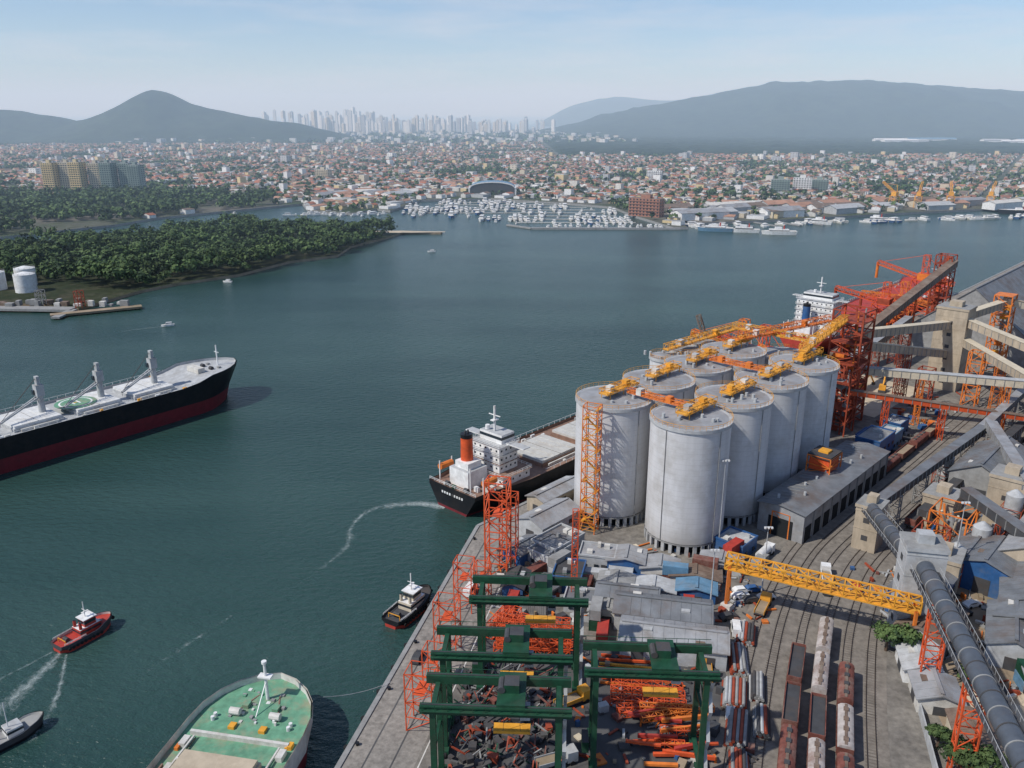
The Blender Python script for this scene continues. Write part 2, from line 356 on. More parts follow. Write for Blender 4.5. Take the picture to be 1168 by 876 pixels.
# ------------------------------------------------------------ trees
def crown(m,cx,cy,cz,r,rz,n,size,tri=True):
    ph=R()*50; tint=U(-.3,.3)
    for _ in range(n):
        a=R()*6.283; zc=U(-.45,1); rr_=math.sqrt(max(0,1-zc*zc)) 
        d=Vector((math.cos(a)*rr_,math.sin(a)*rr_,zc))
        lump=.72+.5*noise.noise(d*1.9+Vector((ph,0,0)))*2
        k=U(.6,1.05)*lump
        p=Vector((cx+d.x*r*k,cy+d.y*r*k,cz+d.z*rz*k))
        nn=(d+Vector((U(-.6,.6),U(-.6,.6),U(-.1,.7)))).normalized()
        t=nn.orthogonal().normalized(); t=Matrix.Rotation(R()*6.28,3,nn)@t; b=nn.cross(t); s=size*U(.6,1.3)
        lv=.5*zc+noise.noise(p*.25)*1.1+U(-.25,.45)+tint  # random leaf tone, plus shade painted into the lower crown
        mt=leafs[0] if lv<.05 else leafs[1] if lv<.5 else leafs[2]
        if tri: m.add([tuple(p+t*s),tuple(p-t*s*.6+b*s*.8),tuple(p-t*s*.5-b*s*.9)],[(0,1,2)],mt)
        else: m.add([tuple(p+t*s),tuple(p+b*s*.7),tuple(p-t*s*.9+nn*s*.2),tuple(p-b*s*.8)],[(0,1,2,3)],mt)
m=M(); cnt=0
forest=[(-700,515),(-330,515),(-300,560),(-262,540),(-240,556),(-226,580),(-192,610),(-170,664),(-140,694),(-136,738),(-116,786),(-112,812),(-140,826),(-222,835),(-297,846),(-362,757),(-435,705),(-700,690)]
y=505
while y<850:
    x=-560
    while x<-100:
        px,py=x+U(-4,4),y+U(-4,4)
        if inpoly(px,py,forest) and px>-.62*(py+36)-12 and not(px<-300 and py<566):
            g=noise.noise(Vector((px/50,py/50,3))); g2=noise.noise(Vector((px/14,py/14,5)))
            r=max(2.4,U(3.0,6.0)+g*1.8+g2*3); hz=max(3,U(4.5,9)+g*7+g2*5)
            if R()<.05: hz+=4; r+=2
            crown(m,px,py,hz,r,r*U(.7,1.15),int(36+r*9),1.25); cnt+=1
        x+=6.7
    y+=6.7
m.finish('forest')
m=M(); fb=[(-1000,800),(-490,800),(-425,888),(-400,955),(-345,1024),(-300,1080),(-330,1200),(-420,1230),(-1000,1260)]
y=800
while y<1260:
    x=-900
    while x<-290:
        px,py=x+U(-4,4),y+U(-4,4)
        if inpoly(px,py,fb) and px>-.62*(py+36)-12 and noise.noise(Vector((px/70,py/70,1)))>-.22:
            g2=noise.noise(Vector((px/30,py/30,5)))
            r=U(4,7.5)+g2*3; crown(m,px,py,U(4,8)+g2*5,r,r*.9,34,2.3)
        x+=10.5
    y+=10.5
m.finish('forest')
# ------------------------------------------------------------ city
walls=[white,offw,cream,lgrey,white,yellowb]; roofs=[terra,terra,terra2,terra3,terra3,brownroof,brownroof,lgrey,grey,offw,metalroof2]
m=M(); tr=M(); ang=math.radians(-32); ca,sa=math.cos(ang),math.sin(ang)
nh=0
for i in range(-190,200):
    for j in range(0,230):
        lx=i*15+ (i//4)*9; ly=j*13+(j//7)*11-900
        X=lx*ca-ly*sa+300; Y=lx*sa+ly*ca+1500
        if Y<860 or Y>3500 or abs(X)>.66*Y+60: continue
        if not inpoly(X,Y-14,shore) or inpoly(X,Y,fb): continue
        if X>110 and Y>2380+X*.04: continue
        if X<0 and Y>3300: continue
        dens=noise.noise(Vector((X/160,Y/160,8)))
        if R()<.16 or dens<-.3:
            if R()<.85: crown(tr,X+U(-4,4),Y+U(-4,4),U(3,6),U(4,7),U(3,6),12 if Y<2000 else 7,3.2)
            continue
        if -90<X<25 and 1195<Y<1270: continue
        if -690<X<-530 and 1235<Y<1300: continue
        if 128<X<178 and 930<Y<990: continue
        w,l=U(7,12),U(8,13); hh=U(2.6,5.2)
        if R()<.02: hh=U(8,15)
        rt=math.degrees(ang)+ (90 if R()<.4 else 0)
        if Y<1500 and R()<.10 : w*=1.7;l*=2;rfm=random.choice([metalroof2,lgrey,grey,terra3,offw])
        else: rfm=random.choice(roofs)
        wm=random.choice(walls)
        if hh<10 and rfm in(terra,terra2,terra3,brownroof): m.gable(X,Y,w,l,hh,U(1.3,2.2),wm,rfm,rt,.3)
        else: m.box(X,Y,0,hh,w,l,wm,rt,rfm)
        nh+=1
        if R()<.26: crown(tr,X+U(-8,8),Y+U(-8,8),U(3,6),U(3,6),U(3,5.5),12 if Y<2000 else 6,2.8)
m.finish('city_houses',smooth=False); tr.finish('city_trees',smooth=False)
m=M()
for _ in range(40):
    X=U(-1300,1300);Y=U(1500,3200)
    if X>100 and Y>2350: continue
    if inpoly(X,Y,fb): continue
    w=U(12,24); m.box(X,Y,0,U(10,20),w,U(12,20),random.choice(tw),U(-40,-20),grey)
m.finish('city_midrise_blocks',smooth=False)
m=M()
for _ in range(230):
    X=random.choice([U(-1650,250),U(-1500,-800),U(-850,100)]); Y=U(4900,6200)
    if X<-1300 and R()<.4: continue
    env=135 if -1500<X<-900 else 108 if X<-250 else 82
    h=U(.4,1.0)*env
    if R()<.05:h*=1.15
    w=U(13,22); rt=U(-45,0)
    m.box(X,Y,0,h,w,U(13,22),random.choice(tw+[tw[0],tw[0]]),rt,lgrey); m.box(X,Y,h,h+5,w*.4,8,tw[0],rt,lgrey)
for _ in range(560):
    X=U(-1700,500);Y=U(3400,5600); m.box(X,Y,0,U(5,20),U(12,26),U(12,26),random.choice(tw),U(-45,0),random.choice([lgrey,terra,offw]))
for _ in range(900):
    X=U(-1800,500);Y=U(3400,5600); r=U(8,18); crown(m,X,Y,U(2,5),r,r*.5,8,r*.8)
m.finish('distant_city_towers',smooth=False)
m=M()
for k in range(30):
    X=U(1450,3400); Y=X*.12+U(3050,3500)
    m.gable(X,Y,U(30,50),U(60,160),U(8,12),4,white,random.choice([white,blue2,offw,lgrey]),90+U(-10,10),1)
m.finish('distant_warehouses',smooth=False)
def apartment(name,loc,w,d,h,wall,rot=0,nf=14,nb=8,roof=grey):
    m=M(); m.box(0,0,0,h,w,d,wall,0,roof); fh=h/nf
    for f in range(nf):
        for k in range(nb):
            x=-w/2+(k+.5)*w/nb; z=f*fh+fh*.3
            m.box(x,-d/2-.05,z,z+fh*.45,w/nb*.4,.3,glass)
        for k in range(max(2,int(d/5))):
            n=max(2,int(d/5)); y=-d/2+(k+.5)*d/n
            m.box(-w/2-.05,y,z,z+fh*.45,.3,d/n*.35,glass); m.box(w/2+.05,y,z,z+fh*.45,.3,d/n*.35,glass)
        m.box(0,-d/2-.4,f*fh-.1,f*fh+.15,w*.98,.8,wall)
    m.box(0,0,h,h+4,w*.3,d*.5,wall,0,roof); m.box(w*.3,0,h,h+2.5,3,3,lgrey)
    return m.finish(name,loc,rot)
for i,(x,c,hh) in enumerate([(-672,yellowb,43),(-652,cream,43),(-633,yellowb,44),(-610,cream,42),(-588,greenw,43),(-566,greenw,42),(-548,greenw,40)]):
    apartment('apartment_building',(x,1250+(i%2)*10,0),17,18,hh,c,-6,14,5)
apartment('brick_apartment_building',(152,958,0),38,13,20,brick,-35,6,9,brownroof)
for x,y,h,c in [(390,1240,20,greenw),(425,1250,22,white),(455,1265,18,greenw),(-330,1500,18,cream),(250,1500,16,white)]:
    apartment('apartment_block',(x,y,0),26,14,h,c,-20,7,7)
m=M(); n=12
pr=[(-32*math.cos(math.pi*i/n),10+8*math.sin(math.pi*i/n)) for i in range(n+1)]
vs=[(x,-20,z) for x,z in pr]+[(x,20,z) for x,z in pr]
m.add(vs,[(i,i+n+1,i+n+2,i+1) for i in range(n)],blue2); m.add([(-32,-20,0),(32,-20,0)]+[(x,-20,z) for x,z in pr[::-1]],[tuple(range(n+3))],dgrey)
m.box(-33,0,0,10,2,40,white);m.box(33,0,0,10,2,40,white)
for i in range(n): m.beam((pr[i][0],-20.4,pr[i][1]),(pr[i+1][0],-20.4,pr[i+1][1]),1.2,1.4,white)
m.finish('marina_hangar',(-28,1232,0),0)
for _ in range(46):
    t=R(); X=190+t*560; Y=905+max(0,(X-200))*.235+U(18,110)
    mm=M(); mm.gable(0,0,U(16,30),U(30,60),U(5,8),U(2,4),random.choice([white,lgrey,cream,lgrey]),random.choice([metalroof2,lgrey,brownroof,offw,terra3]),0,.8); mm.finish('waterfront_warehouse',(X,Y,0),U(-75,-60),smooth=False)
for _ in range(14):
    X=U(-270,-130);Y=U(1150,1240);mm=M(); mm.gable(0,0,U(14,24),U(25,45),6,3,white,random.choice([metalroof2,lgrey,offw,terra3]),0,.8); mm.finish('waterfront_warehouse',(X,Y,0),U(-75,-20),smooth=False)
def harbor_crane(loc,rot,mt,h=30):
    m=M(); m.lattice(0,0,0,h*.6,8,8,mt,5,.5); m.box(0,0,h*.6,h*.8,5,7,mt); m.truss((0,0,h*.75),(0,h*.8,h*1.25),2,2,mt,8,.3); m.beam((0,-3,h*.8),(0,-2,h*1.15),.6,.6,mt); m.beam((0,-2,h*1.15),(0,h*.7,h*1.2),.25,.25,mt)
    return m.finish('dock_crane',loc,rot)
for x in (470,500,540,590): harbor_crane((x,1035+x*.02,0),U(-60,60),yorange,24)
# ------------------------------------------------------------ boats
def boat(m,x,y,rot,L,hullm=white,z=-2.5,cab=True):
    a=math.radians(rot);c,s=math.cos(a),math.sin(a); w=L*.28; h=L*.1+.3
    T=lambda X,Yy,Z:(x+X*c-Yy*s,y+X*s+Yy*c,z+Z)
    pr=[(-L/2,-w/2),(L*.15,-w/2),(L*.38,-w*.3),(L/2,0),(L*.38,w*.3),(L*.15,w/2),(-L/2,w/2)]
    n=7; vs=[T(px*.94,py*.8,-.3) for px,py in pr]+[T(px,py,h) for px,py in pr]
    m.add(vs,[(i,(i+1)%n,(i+1)%n+n,i+n) for i in range(n)],hullm); m.add(vs[n:],[tuple(range(n))],offw)
    if cab:
        cw=w*.62; ch=L*.11+.4
        for x0,x1,z0,z1,ww,mt in((-.3,.16,h,h+ch*.55,cw,white),(-.28,.13,h+ch*.55,h+ch*.8,cw*.96,glass),(-.32,.12,h+ch*.8,h+ch,cw,white)):
            q=[(x0*L,-ww/2),(x1*L,-ww/2),(x1*L,ww/2),(x0*L,ww/2)]
            vv=[T(px,py,z0) for px,py in q]+[T(px,py,z1) for px,py in q]
            m.add(vv,[(0,1,5,4),(1,2,6,5),(2,3,7,6),(3,0,4,7),(4,5,6,7)],mt)
m=M(); docks=M()
basin=[(-150,985),(-120,1125),(-28,1155),(62,1095),(122,1040),(134,960),(140,880),(0,880),(-40,950)]
for r in range(8):
    y0=905+r*31; x0=-130; x1=134
    docks.beam((max(x0,-112+r*2) if r>2 else 5,y0+8,-2),(x1-r*8,y0+8,-2),2,.5,offw,True)
    x=x0+U(0,4); gap=False
    while x<x1:
        if R()<.12: gap=not gap
        for sgn in(-1,1):
            if R()<(.12 if gap else .82) and inpoly(x,y0+8,basin): boat(m,x,y0+8+sgn*(8),90*sgn+U(-5,5),U(8,19) if R()<.8 else U(18,26),random.choice([white,white,offw,white,bluep]))
        x+=U(5,8)
m.finish('marina_boats',smooth=False)
docks.beam((20,862,-1.6),(172,858,-1.6),5,1.8,grey,True); docks.beam((20,862,-1.6),(-5,890,-1.6),3,1.4,grey,True)
for k in range(6): docks.beam((185+k*26,905+k*3,-1.8),(200+k*26,870+k*4,-1.8),3,1,grey,True)
docks.beam((-110,829,-2),(-69,828,-2),6,1.5,soil,True)
docks.finish('marina_docks',smooth=False)
m=M()
for _ in range(60): 
    X=U(180,640); boat(m,X,905+max(0,(X-200))*.235-U(18,40),U(0,180),U(10,22),random.choice([white,white,bluep,offw]))
for _ in range(34):
    X=U(30,165); boat(m,X,870+U(2,14),90+U(-6,6),U(8,13))
for _ in range(40): boat(m,U(-260,-150),U(975,1010),U(0,180),U(8,15))
m.finish('fishing_boats',smooth=False)
def ferry(loc,rot,L=42,c=white):
    m=M(); boat(m,0,0,0,L,c,0,False); m.box(0,0,3,6.5,L*.55,8,white,0,white); m.box(0,0,4.2,5.3,L*.56,8.2,glass); m.box(L*.02,0,6.5,9,8,6,white); m.cyl(-6,0,6.5,11,.9,.8,redp,10)
    return m.finish('ferry_boat',loc,rot,scale=.8)
ferry((262,824,-2.5),172); ferry((205,848,-2.5),165,44,blue2); ferry((232,840,-2.5),168,38); ferry((330,905,-2.5),150,34); ferry((400,925,-2.5),150,30,bluep); ferry((600,1000,-2.5),170,60,black)
for x,y,rt in [(-192,452,200),(-200,579,170),(-69,714,190),(-330,1003,160)]:
    m=M(); boat(m,0,0,0,7,white,0); m.finish('motor_boat',(x,y,-2.5),rt)
# ------------------------------------------------------------ foam / wakes
def wake(name,pts,ws,st=1.0):
    pts=catmull([Vector((*p,0)) for p in pts],6); n=len(pts); vs=[];fade=[];fs=[]
    K=5
    for i,p in enumerate(pts):
        a=pts[max(0,i-1)];b=pts[min(n-1,i+1)];d=(b-a).normalized();q=Vector((d.y,-d.x,0)); t=i/(n-1)
        k=t*(len(ws)-1); j=min(int(k),len(ws)-2); w=ws[j]+(ws[j+1]-ws[j])*(k-j)
        for s in range(K):
            o=-1+2*s/(K-1); vs.append((p.x+q.x*o*w/2,p.y+q.y*o*w/2,-2.47))
            fade.append((1-abs(o)**1.5)*.62*st*min(1,4*(1-t)+.0)*(1-.25*t))
    for i in range(n-1):
        for s in range(K-1): fs.append((i*K+s,i*K+s+1,(i+1)*K+s+1,(i+1)*K+s))
    me=bpy.data.meshes.new(name); me.from_pydata(vs,[],fs); me.materials.append(foamm)
    at=me.attributes.new('fade','FLOAT','POINT'); at.data.foreach_set('value',fade)
    o=bpy.data.objects.new(name,me); scene.collection.objects.link(o); return o
wake('tug_wake',[(-99,156),(-100,146),(-102,135),(-106,120),(-109,106)],[3,8,12,15,16],.86)
wake('tug_wake',[(-97.5,155),(-93,143),(-91,133),(-90,118)],[1.5,3,5,5],.85)
wake('tug_wake',[(-101,156),(-107,147),(-113,139),(-121,128)],[1.5,3,5,4],.75)
wake('tug_wake',[(-101,121),(-103,114),(-108,104)],[3,9,10],1.0)
wake('propeller_wash',[(-20,227),(-27,229),(-36,228),(-43,222)],[8,7,6,3],1.0)
wake('propeller_wash',[(-26,230),(-36,229),(-43,224),(-46,214),(-45,204),(-48,195),(-53,184),(-55,176)],[6,6,5,4,7,4,6,3],.82)
wake('boat_wake',[(-66,170),(-70,163),(-77,150),(-80,143)],[2,5,5,2],.68)
wake('boat_wake',[(-192,452),(-203,446),(-216,438)],[2,4,5],.85)
wake('boat_wake',[(240,800),(265,775),(320,790)],[2,4,5],.7)
wake('boat_wake',[(262,780),(300,795),(350,800),(420,812)],[1.5,3,4,4],.85)
# ------------------------------------------------------------ ships
def ss(t): t=max(0,min(1,t)); return t*t*(3-2*t)
def hull(m,L,B,zw,zl,zd,fore,sw,low,up,deckm,bowlen=24,rake=6,n=36,bulw=1.1,aft=0):
    rows=[]
    for i in range(n+1):
        t=i/n
        x=L*t if t<.75 else L*(.75+.25*(1-(1-(t-.75)/.25)**1.6))
        q=max(0,(x-(L-bowlen))/bowlen); f=sw+(1-sw)*ss(x/(L*.12))
        bd=(1-q**2.3)**.62 if q<1 else 0; bw=(1-min(1,q*1.0)**1.5)**.9 if q<1 else 0
        wd=B/2*f*bd; ww=B/2*(.35+.65*ss(x/(L*.14)))*bw
        z2=zd+fore*ss((x-(L-bowlen*1.1))/4)+ .6*q; xs=x-rake*q
        rows.append(((xs,ww*.95,zw-3),(xs+(x-xs)*.35,ww*.65+wd*.35,zl),(x,wd,z2),(x,wd,z2+bulw)))
    for sgn in(-1,1):
        for lv,mt in((0,low),(1,up),(2,up)):
            vs=[];
            for r in rows:
                for k in(lv,lv+1): vs.append((r[k][0],r[k][1]*sgn,r[k][2]))
            m.add(vs,[(2*i,2*i+2,2*i+3,2*i+1) for i in range(n)],mt)
        vs=[]
        for r in rows:
            for k in(2,3): vs.append((r[k][0]-(.25 if r[k][0]>L*.9 else 0),max(0,r[k][1]-.25)*sgn,r[k][2]))
        m.add(vs,[(2*i,2*i+2,2*i+3,2*i+1) for i in range(n)],offw if up is not black else deckm)
    for k,mt in((0,low),(1,up),(2,up)):
        a,b=rows[0][k],rows[0][k+1]; m.add([(a[0],-a[1],a[2]),(a[0],a[1],a[2]),(b[0],b[1],b[2]),(b[0],-b[1],b[2])],[(0,1,2,3)],mt)
    vs=[]
    for r in rows: vs+= [(r[2][0],-r[2][1],r[2][2]),(r[2][0],r[2][1],r[2][2])]
    m.add(vs,[(2*i,2*i+1,2*i+3,2*i+2) for i in range(n)],deckm)
    return rows
def rail(m,pts,z,mt,h=1.1):
    for a,b in zip(pts,pts[1:]):
        for k in(.5,1): m.beam((a[0],a[1],z+h*k),(b[0],b[1],z+h*k),.08,.08,mt)
        L=math.dist(a,b); n=max(1,int(L/2))
        for i in range(n+1): x=a[0]+(b[0]-a[0])*i/n; y=a[1]+(b[1]-a[1])*i/n; m.beam((x,y,z),(x,y,z+h),.08,.08,mt)
def house(m,x,z,B,levels=5,fun=redor,lw=11,fh=2.8,wu=.62,wl=.86):
    for i in range(levels):
        w=B*(wl if i<1 else wu); l=lw+ (4 if i<1 else 0)
        z0=z+i*fh; m.box(x,0,z0,z0+fh-.1,l,w,white,0,lgrey); m.box(x,0,z0+fh-.1,z0+fh,l+1,w+1.2,white,0,deckbr if i<2 else lgrey,True)
        k=int(w/2.2)
        for j in range(k):
            y=-w/2+(j+.5)*w/k
            for sx in(-1,1): m.box(x+sx*(l/2+.02),y,z0+1.1,z0+1.7,.1,.6,glass)
        for j in range(4):
            for sy in(-1,1): m.box(x-l/2+(j+.5)*l/4,sy*(w/2+.02),z0+1.1,z0+1.7,.6,.1,glass)
        rail(m,[(x-l/2-.4,-w/2-.5),(x-l/2-.4,w/2+.5),(x+l/2+.4,w/2+.5),(x+l/2+.4,-w/2-.5),(x-l/2-.4,-w/2-.5)],z0+fh,white,1)
    z0=z+levels*fh
    m.box(x+1,0,z0,z0+2.9,lw*.7,B*wu*.8,white,0,lgrey); m.box(x+1,0,z0+1.3,z0+2.2,lw*.7+.15,B*wu*.8+.15,glass); m.box(x+1,0,z0,z0+.3,3,B*.95,white,0,lgrey,True)
    m.beam((x,0,z0+3),(x,0,z0+11),.6,.45,white,True); m.beam((x,-2.4,z0+8),(x,2.4,z0+8),.25,.25,white); m.beam((x-1.2,0,z0+6.5),(x+1.2,0,z0+6.5),1.4,.3,white,True)
    m.cyl(x-.5,2.6,z0+3,z0+4.4,.7,.7,white,10)
def bulker(name,loc,head,L,B,zd,red_z,upm,deckm,hatchm,cranes=(),first=34,funnel=redor,holdlen=17,gap=5,helipad=None,fore=2.6,lowm=red,arms=25,levels=5,hx=19,wu=.62,wl=.86,lw=11):
    m=M(); hull(m,L,B,0,red_z,zd,fore,.76,lowm,upm,deckm)
    x=first
    while x+holdlen<L-20:
        m.box(x+holdlen/2,0,zd,zd+1.2,holdlen+.8,B*.6+.8,deckm); m.box(x+holdlen/2,0,zd+1.2,zd+2.0,holdlen,B*.6,hatchm)
        m.box(x+holdlen/2,0,zd+2.0,zd+2.06,.25,B*.6,dgrey)
        for j in range(1,6): m.box(x+holdlen*j/6,0,zd+2,zd+2.12,.15,B*.58,hatchm)
        for sy in(-1,1): m.box(x+holdlen/2,sy*(B*.3+1),zd,zd+.9,holdlen*.8,.5,offw)
        x+=holdlen+gap
    for cx,ca_ in cranes:
        m.cyl(cx,0,zd,zd+8,1.2,1.1,lgrey,14); m.box(cx,0,zd+8,zd+12,2.6,2.8,lgrey,0,grey); m.box(cx,0,zd+12,zd+15,1.1,1.8,lgrey); m.box(cx-1,1,zd+8.5,zd+10.2,1.6,1.4,glass)
        a=math.radians(ca_); e=(cx+arms*math.cos(a),arms*math.sin(a),zd+3.5)
        for off in(-.7,.7): m.beam((cx-off*math.sin(a),off*math.cos(a),zd+8),(e[0]-off*.4*math.sin(a),e[1]+off*.4*math.cos(a),e[2]),.35,.5,lgrey)
        for i in range(1,8):
            t=i/8; w=.7*(1-.6*t); px=cx+(e[0]-cx)*t;py=e[1]*t;pz=zd+8-4.5*t; m.beam((px-w*math.sin(a),py+w*math.cos(a),pz),(px+w*math.sin(a),py-w*math.cos(a),pz),.2,.2,lgrey)
        m.beam((cx,0,zd+14.6),e,.1,.1,dgrey); m.beam((cx,.6,zd+14.6),e,.1,.1,dgrey)
        m.beam((e[0],e[1],e[2]),(e[0],e[1],zd+2),.1,.1,dgrey)
    if helipad:
        m.cyl(helipad,0,zd+2.15,zd+2.2,7,7,deckg,32,deckg); m.cyl(helipad,0,zd+2.2,zd+2.24,5.6,5.6,yorange,32,white); m.cyl(helipad,0,zd+2.24,zd+2.28,5,5,deckg,32,deckg)
        m.box(helipad-1,0,zd+2.28,zd+2.32,.6,3.6,white);m.box(helipad+1,0,zd+2.28,zd+2.32,.6,3.6,white);m.box(helipad,0,zd+2.28,zd+2.32,1.4,.6,yorange)
    house(m,hx,zd,B,levels,funnel,lw=lw,wu=wu,wl=wl)
    m.box(8,1,zd,zd+5.5,8,8,white,0,lgrey); m.box(8,1,zd+5.5,zd+7.5,5.5,5.5,white)
    m.cyl(8,1.5,zd+7.5,zd+15.5,1.9,1.8,funnel,20,black); m.cyl(8,1.5,zd+14.6,zd+15.8,1.85,1.85,black,20)
    for q in(-.6,.6): m.cyl(8+q,1.5,zd+15.8,zd+16.8,.3,.3,dgrey,8)
    for sy in(-1,1):
        m.tube((4,sy*(B*.36),zd+4),(9,sy*B*.36,zd+4),1.0,orange,10); m.beam((4,sy*B*.36,zd),(4,sy*B*.36,zd+6),.3,.3,white);m.beam((9,sy*B*.36,zd),(9,sy*B*.36,zd+6),.3,.3,white)
    for k in range(12): m.box(U(.8,12),U(-B*.33,B*.33),zd,zd+U(.6,1.6),U(.6,1.6),U(.6,1.8),random.choice([grey,white,green,offw]))
    for sy in(-1,1): m.tube((2.2,sy*4-.7,zd+.9),(2.2,sy*4+.7,zd+.9),.7,dgrey,10)
    m.beam((3,-5,zd),(3,-5,zd+8),.3,.3,white); m.beam((12,6,zd),(12,6,zd+12),.35,.35,white)
    w0=B*.5*.76
    rail(m,[(.3,-w0),(.3,w0)],zd+1.1,white,.9)
    for k in range(9): m.box(-.06,-4.5+k*1.05,zd-1.4,zd-.7,.08,.62 if k!=4 else .05,white)
    m.beam((L-8,0,zd+fore),(L-8,0,zd+fore+9),.4,.4,white); m.beam((L-8,-1.6,zd+fore+6),(L-8,1.6,zd+fore+6),.2,.2,white)
    for sy in(-1,1): m.tube((L-13,sy*3-.8,zd+fore+.8),(L-13,sy*3+.8,zd+fore+.8),.8,dgrey,10); m.box(L-10,sy*4,zd+fore,zd+fore+1,1.2,1.2,grey)
    m.box(L-18,0,zd+fore,zd+fore+2,3,8,offw)
    for sy in(-1,1):
        m.beam((first-4,sy*(B/2-.4),zd+2.1),(L-26,sy*(B/2-.4),zd+2.1),.1,.1,white)
        for x in range(int(first),int(L-24),3): m.beam((x,sy*(B/2-.4),zd+1),(x,sy*(B/2-.4),zd+2.1),.1,.1,white)
    for k in range(40):
        m.box(U(first,L-24),random.choice([-1,1])*U(B*.36,B*.44),zd,zd+U(.4,1.3),U(.5,2.2),U(.4,1),random.choice([offw,grey,white,yorange]))
    return m.finish(name,loc,90-head)
h1=math.radians(38)
bulker('bulk_carrier_ship',(-117-190*math.sin(h1),337-190*math.cos(h1),-2.5),38,190,27,11,5.2,black,lgrey,hatchw,cranes=((190-36,200),(190-57,200),(190-78,200),(80,200)),first=36,helipad=190-66.5,fore=2.2,holdlen=15.5,gap=5.6,arms=17)
c=P(5,-16)
bulker('bulk_carrier_ship',(c[0],c[1],-2.5),43,190,26,6.2,.8,black,deckbr,hatch,first=32,levels=4,holdlen=18,gap=5,hx=18.5,wu=.44,wl=.7,lw=8)
c=P(240,-17)
bulker('bulk_carrier_ship',(c[0],c[1],-2.5),43,205,30,7.5,2,redp,redp,redp,first=36,funnel=bluep,holdlen=18,gap=6,levels=6,lowm=red)
h=math.radians(11)
m=M(); L=150; hull(m,L,23,0,3,5.6,0,.8,red,offw,deckg,bowlen=15,rake=2,bulw=1.3)
x=27
while x+22<L-19:
    m.box(x+11,0,5.6,7.1,22.8,14.4,hatchb); m.box(x+11,0,7.1,7.9,22,13.6,hatchb)
    for j in range(1,4): m.box(x+22*j/4,0,7.9,8.05,.2,13.4,deckbr)
    for j in range(8): 
        for sy in(-1,1): m.box(x+1.5+j*2.7,sy*7.3,5.6,7.4,.25,.4,offw)
    x+=26
m.box(L-17,0,5.6,6.5,.6,19,offw); m.cyl(L-6,0,5.6,14,.35,.25,white,10); m.box(L-6,0,11,11.3,1.4,2.6,white); m.cyl(L-6,0,14,14.5,.5,.5,white,10); m.beam((L-6,0,10),(L-11,0,5.6),.15,.15,white)
for sy in(-1,1):
    m.tube((L-11,sy*4-1,6.6),(L-11,sy*4+1,6.6),.7,offw,10); m.box(L-8.5,sy*3,5.6,6.6,1.5,1.2,deckg); m.cyl(L-13,sy*7.5,5.6,6.5,.35,.35,white,8); m.cyl(L-12,sy*7.5,5.6,6.5,.35,.35,white,8); m.box(L-14,sy*3,5.6,6.2,1.4,1.2,yorange)
    m.tube((L-10,sy*4,5.9),(L-5,sy*2,5.9),.2,deckbr,6)
    m.box(L-19.5,sy*9.2,5.6,6.6,2.2,1.2,offw)
for k in range(70): m.box(U(20,L-14),random.choice([-1,1])*U(8.2,10.2),5.6,U(5.8,6.6),U(.3,2.2),U(.3,.8),random.choice([offw,yorange,white,orange,deckbr]))
for k in range(24): m.box(U(L-14,L-4),U(-5,5),5.6,U(5.8,6.4),U(.3,.8),U(.3,.8),random.choice([offw,grey,white,deckg,grey]))
for sy in(-1,1):
    m.beam((10,sy*8.2,6.3),(L-18,sy*8.2,6.3),.3,.3,offw)
    m.beam((10,sy*7.9,6.0),(L-18,sy*7.9,6.0),.15,.15,deckbr)
m.finish('moored_cargo_ship',(-45.6-150*math.sin(h),139-150*math.cos(h),-2.5),79)
m=M(); a=Vector((-36,133,4)); b=Vector((-24.5,142,.5))
for i in range(8):
    f=lambda t:a+(b-a)*t+Vector((0,0,-4*t*(1-t)*.8)); m.tube(f(i/8),f((i+1)/8),.06,lgrey,5)
m.finish('mooring_rope')
def tug(loc,head,hullm,deckm,sup,L=19,low=redp,scale=1):
    m=M(); B=7.6; hull(m,L,B,0,1.0,1.9,.9,.8,low,hullm,deckm,bowlen=7,rake=1,n=20,bulw=.8)
    m.box(L*.55,0,1.9,4.4,7,4.6,sup,0,white); m.box(L*.55,0,3,3.7,7.1,4.7,glass); m.box(L*.57,0,4.4,6.9,3.8,3.6,sup,0,white); m.box(L*.57,0,5.3,6.3,3.9,3.7,glass); m.box(L*.57,0,6.9,7.1,4.6,4.4,white)
    for sy in(-1,1): m.cyl(L*.4,sy*1.6,4.4,6.6,.5,.45,sup if sup is not white else yorange,10,black); 
    m.beam((L*.55,0,7),(L*.55,0,12.5),.25,.25,white); m.beam((L*.55,-1.2,9.5),(L*.55,1.2,9.5),.15,.15,white); m.beam((L*.5,0,8.8),(L*.62,0,8.8),.6,.15,white)
    m.tube((3.4,-1,2.7),(3.4,1,2.7),.7,dgrey,10); m.beam((2,-2,1.9),(2,-2,3.3),.2,.2,yorange);m.beam((2,2,1.9),(2,2,3.3),.2,.2,yorange);m.beam((2,-2,3.3),(2,2,3.3),.2,.2,yorange)
    m.box(L-4.4,0,2.6,3.4,1.4,1.6,grey)
    for i in range(9):
        for sy in(-1,1): m.tube((2+i*1.35,sy*(B/2+.1),1.3),(2+i*1.35,sy*(B/2+.35),1.3),.5,rubber,8)
    m.tube((L-.3,-1.4,2.4),(L-.3,1.4,2.4),.6,rubber,8)
    rail(m,[(1,-B*.42),(8,-B*.46)],2.7,white,.6); rail(m,[(1,B*.42),(8,B*.46)],2.7,white,.6)
    return m.finish('tugboat',loc,90-head,scale=scale)
tug((-28,165,-2.5),30,black,dgrey,cream,scale=.8)
tug((-100,156,-2.5),32,dgrey,redp,redp,low=redp,scale=.7)
m=M(); L=24; hull(m,L,6.6,0,.8,1.8,.6,.85,black,dgrey,grey,bowlen=7,rake=1,n=20,bulw=.6)
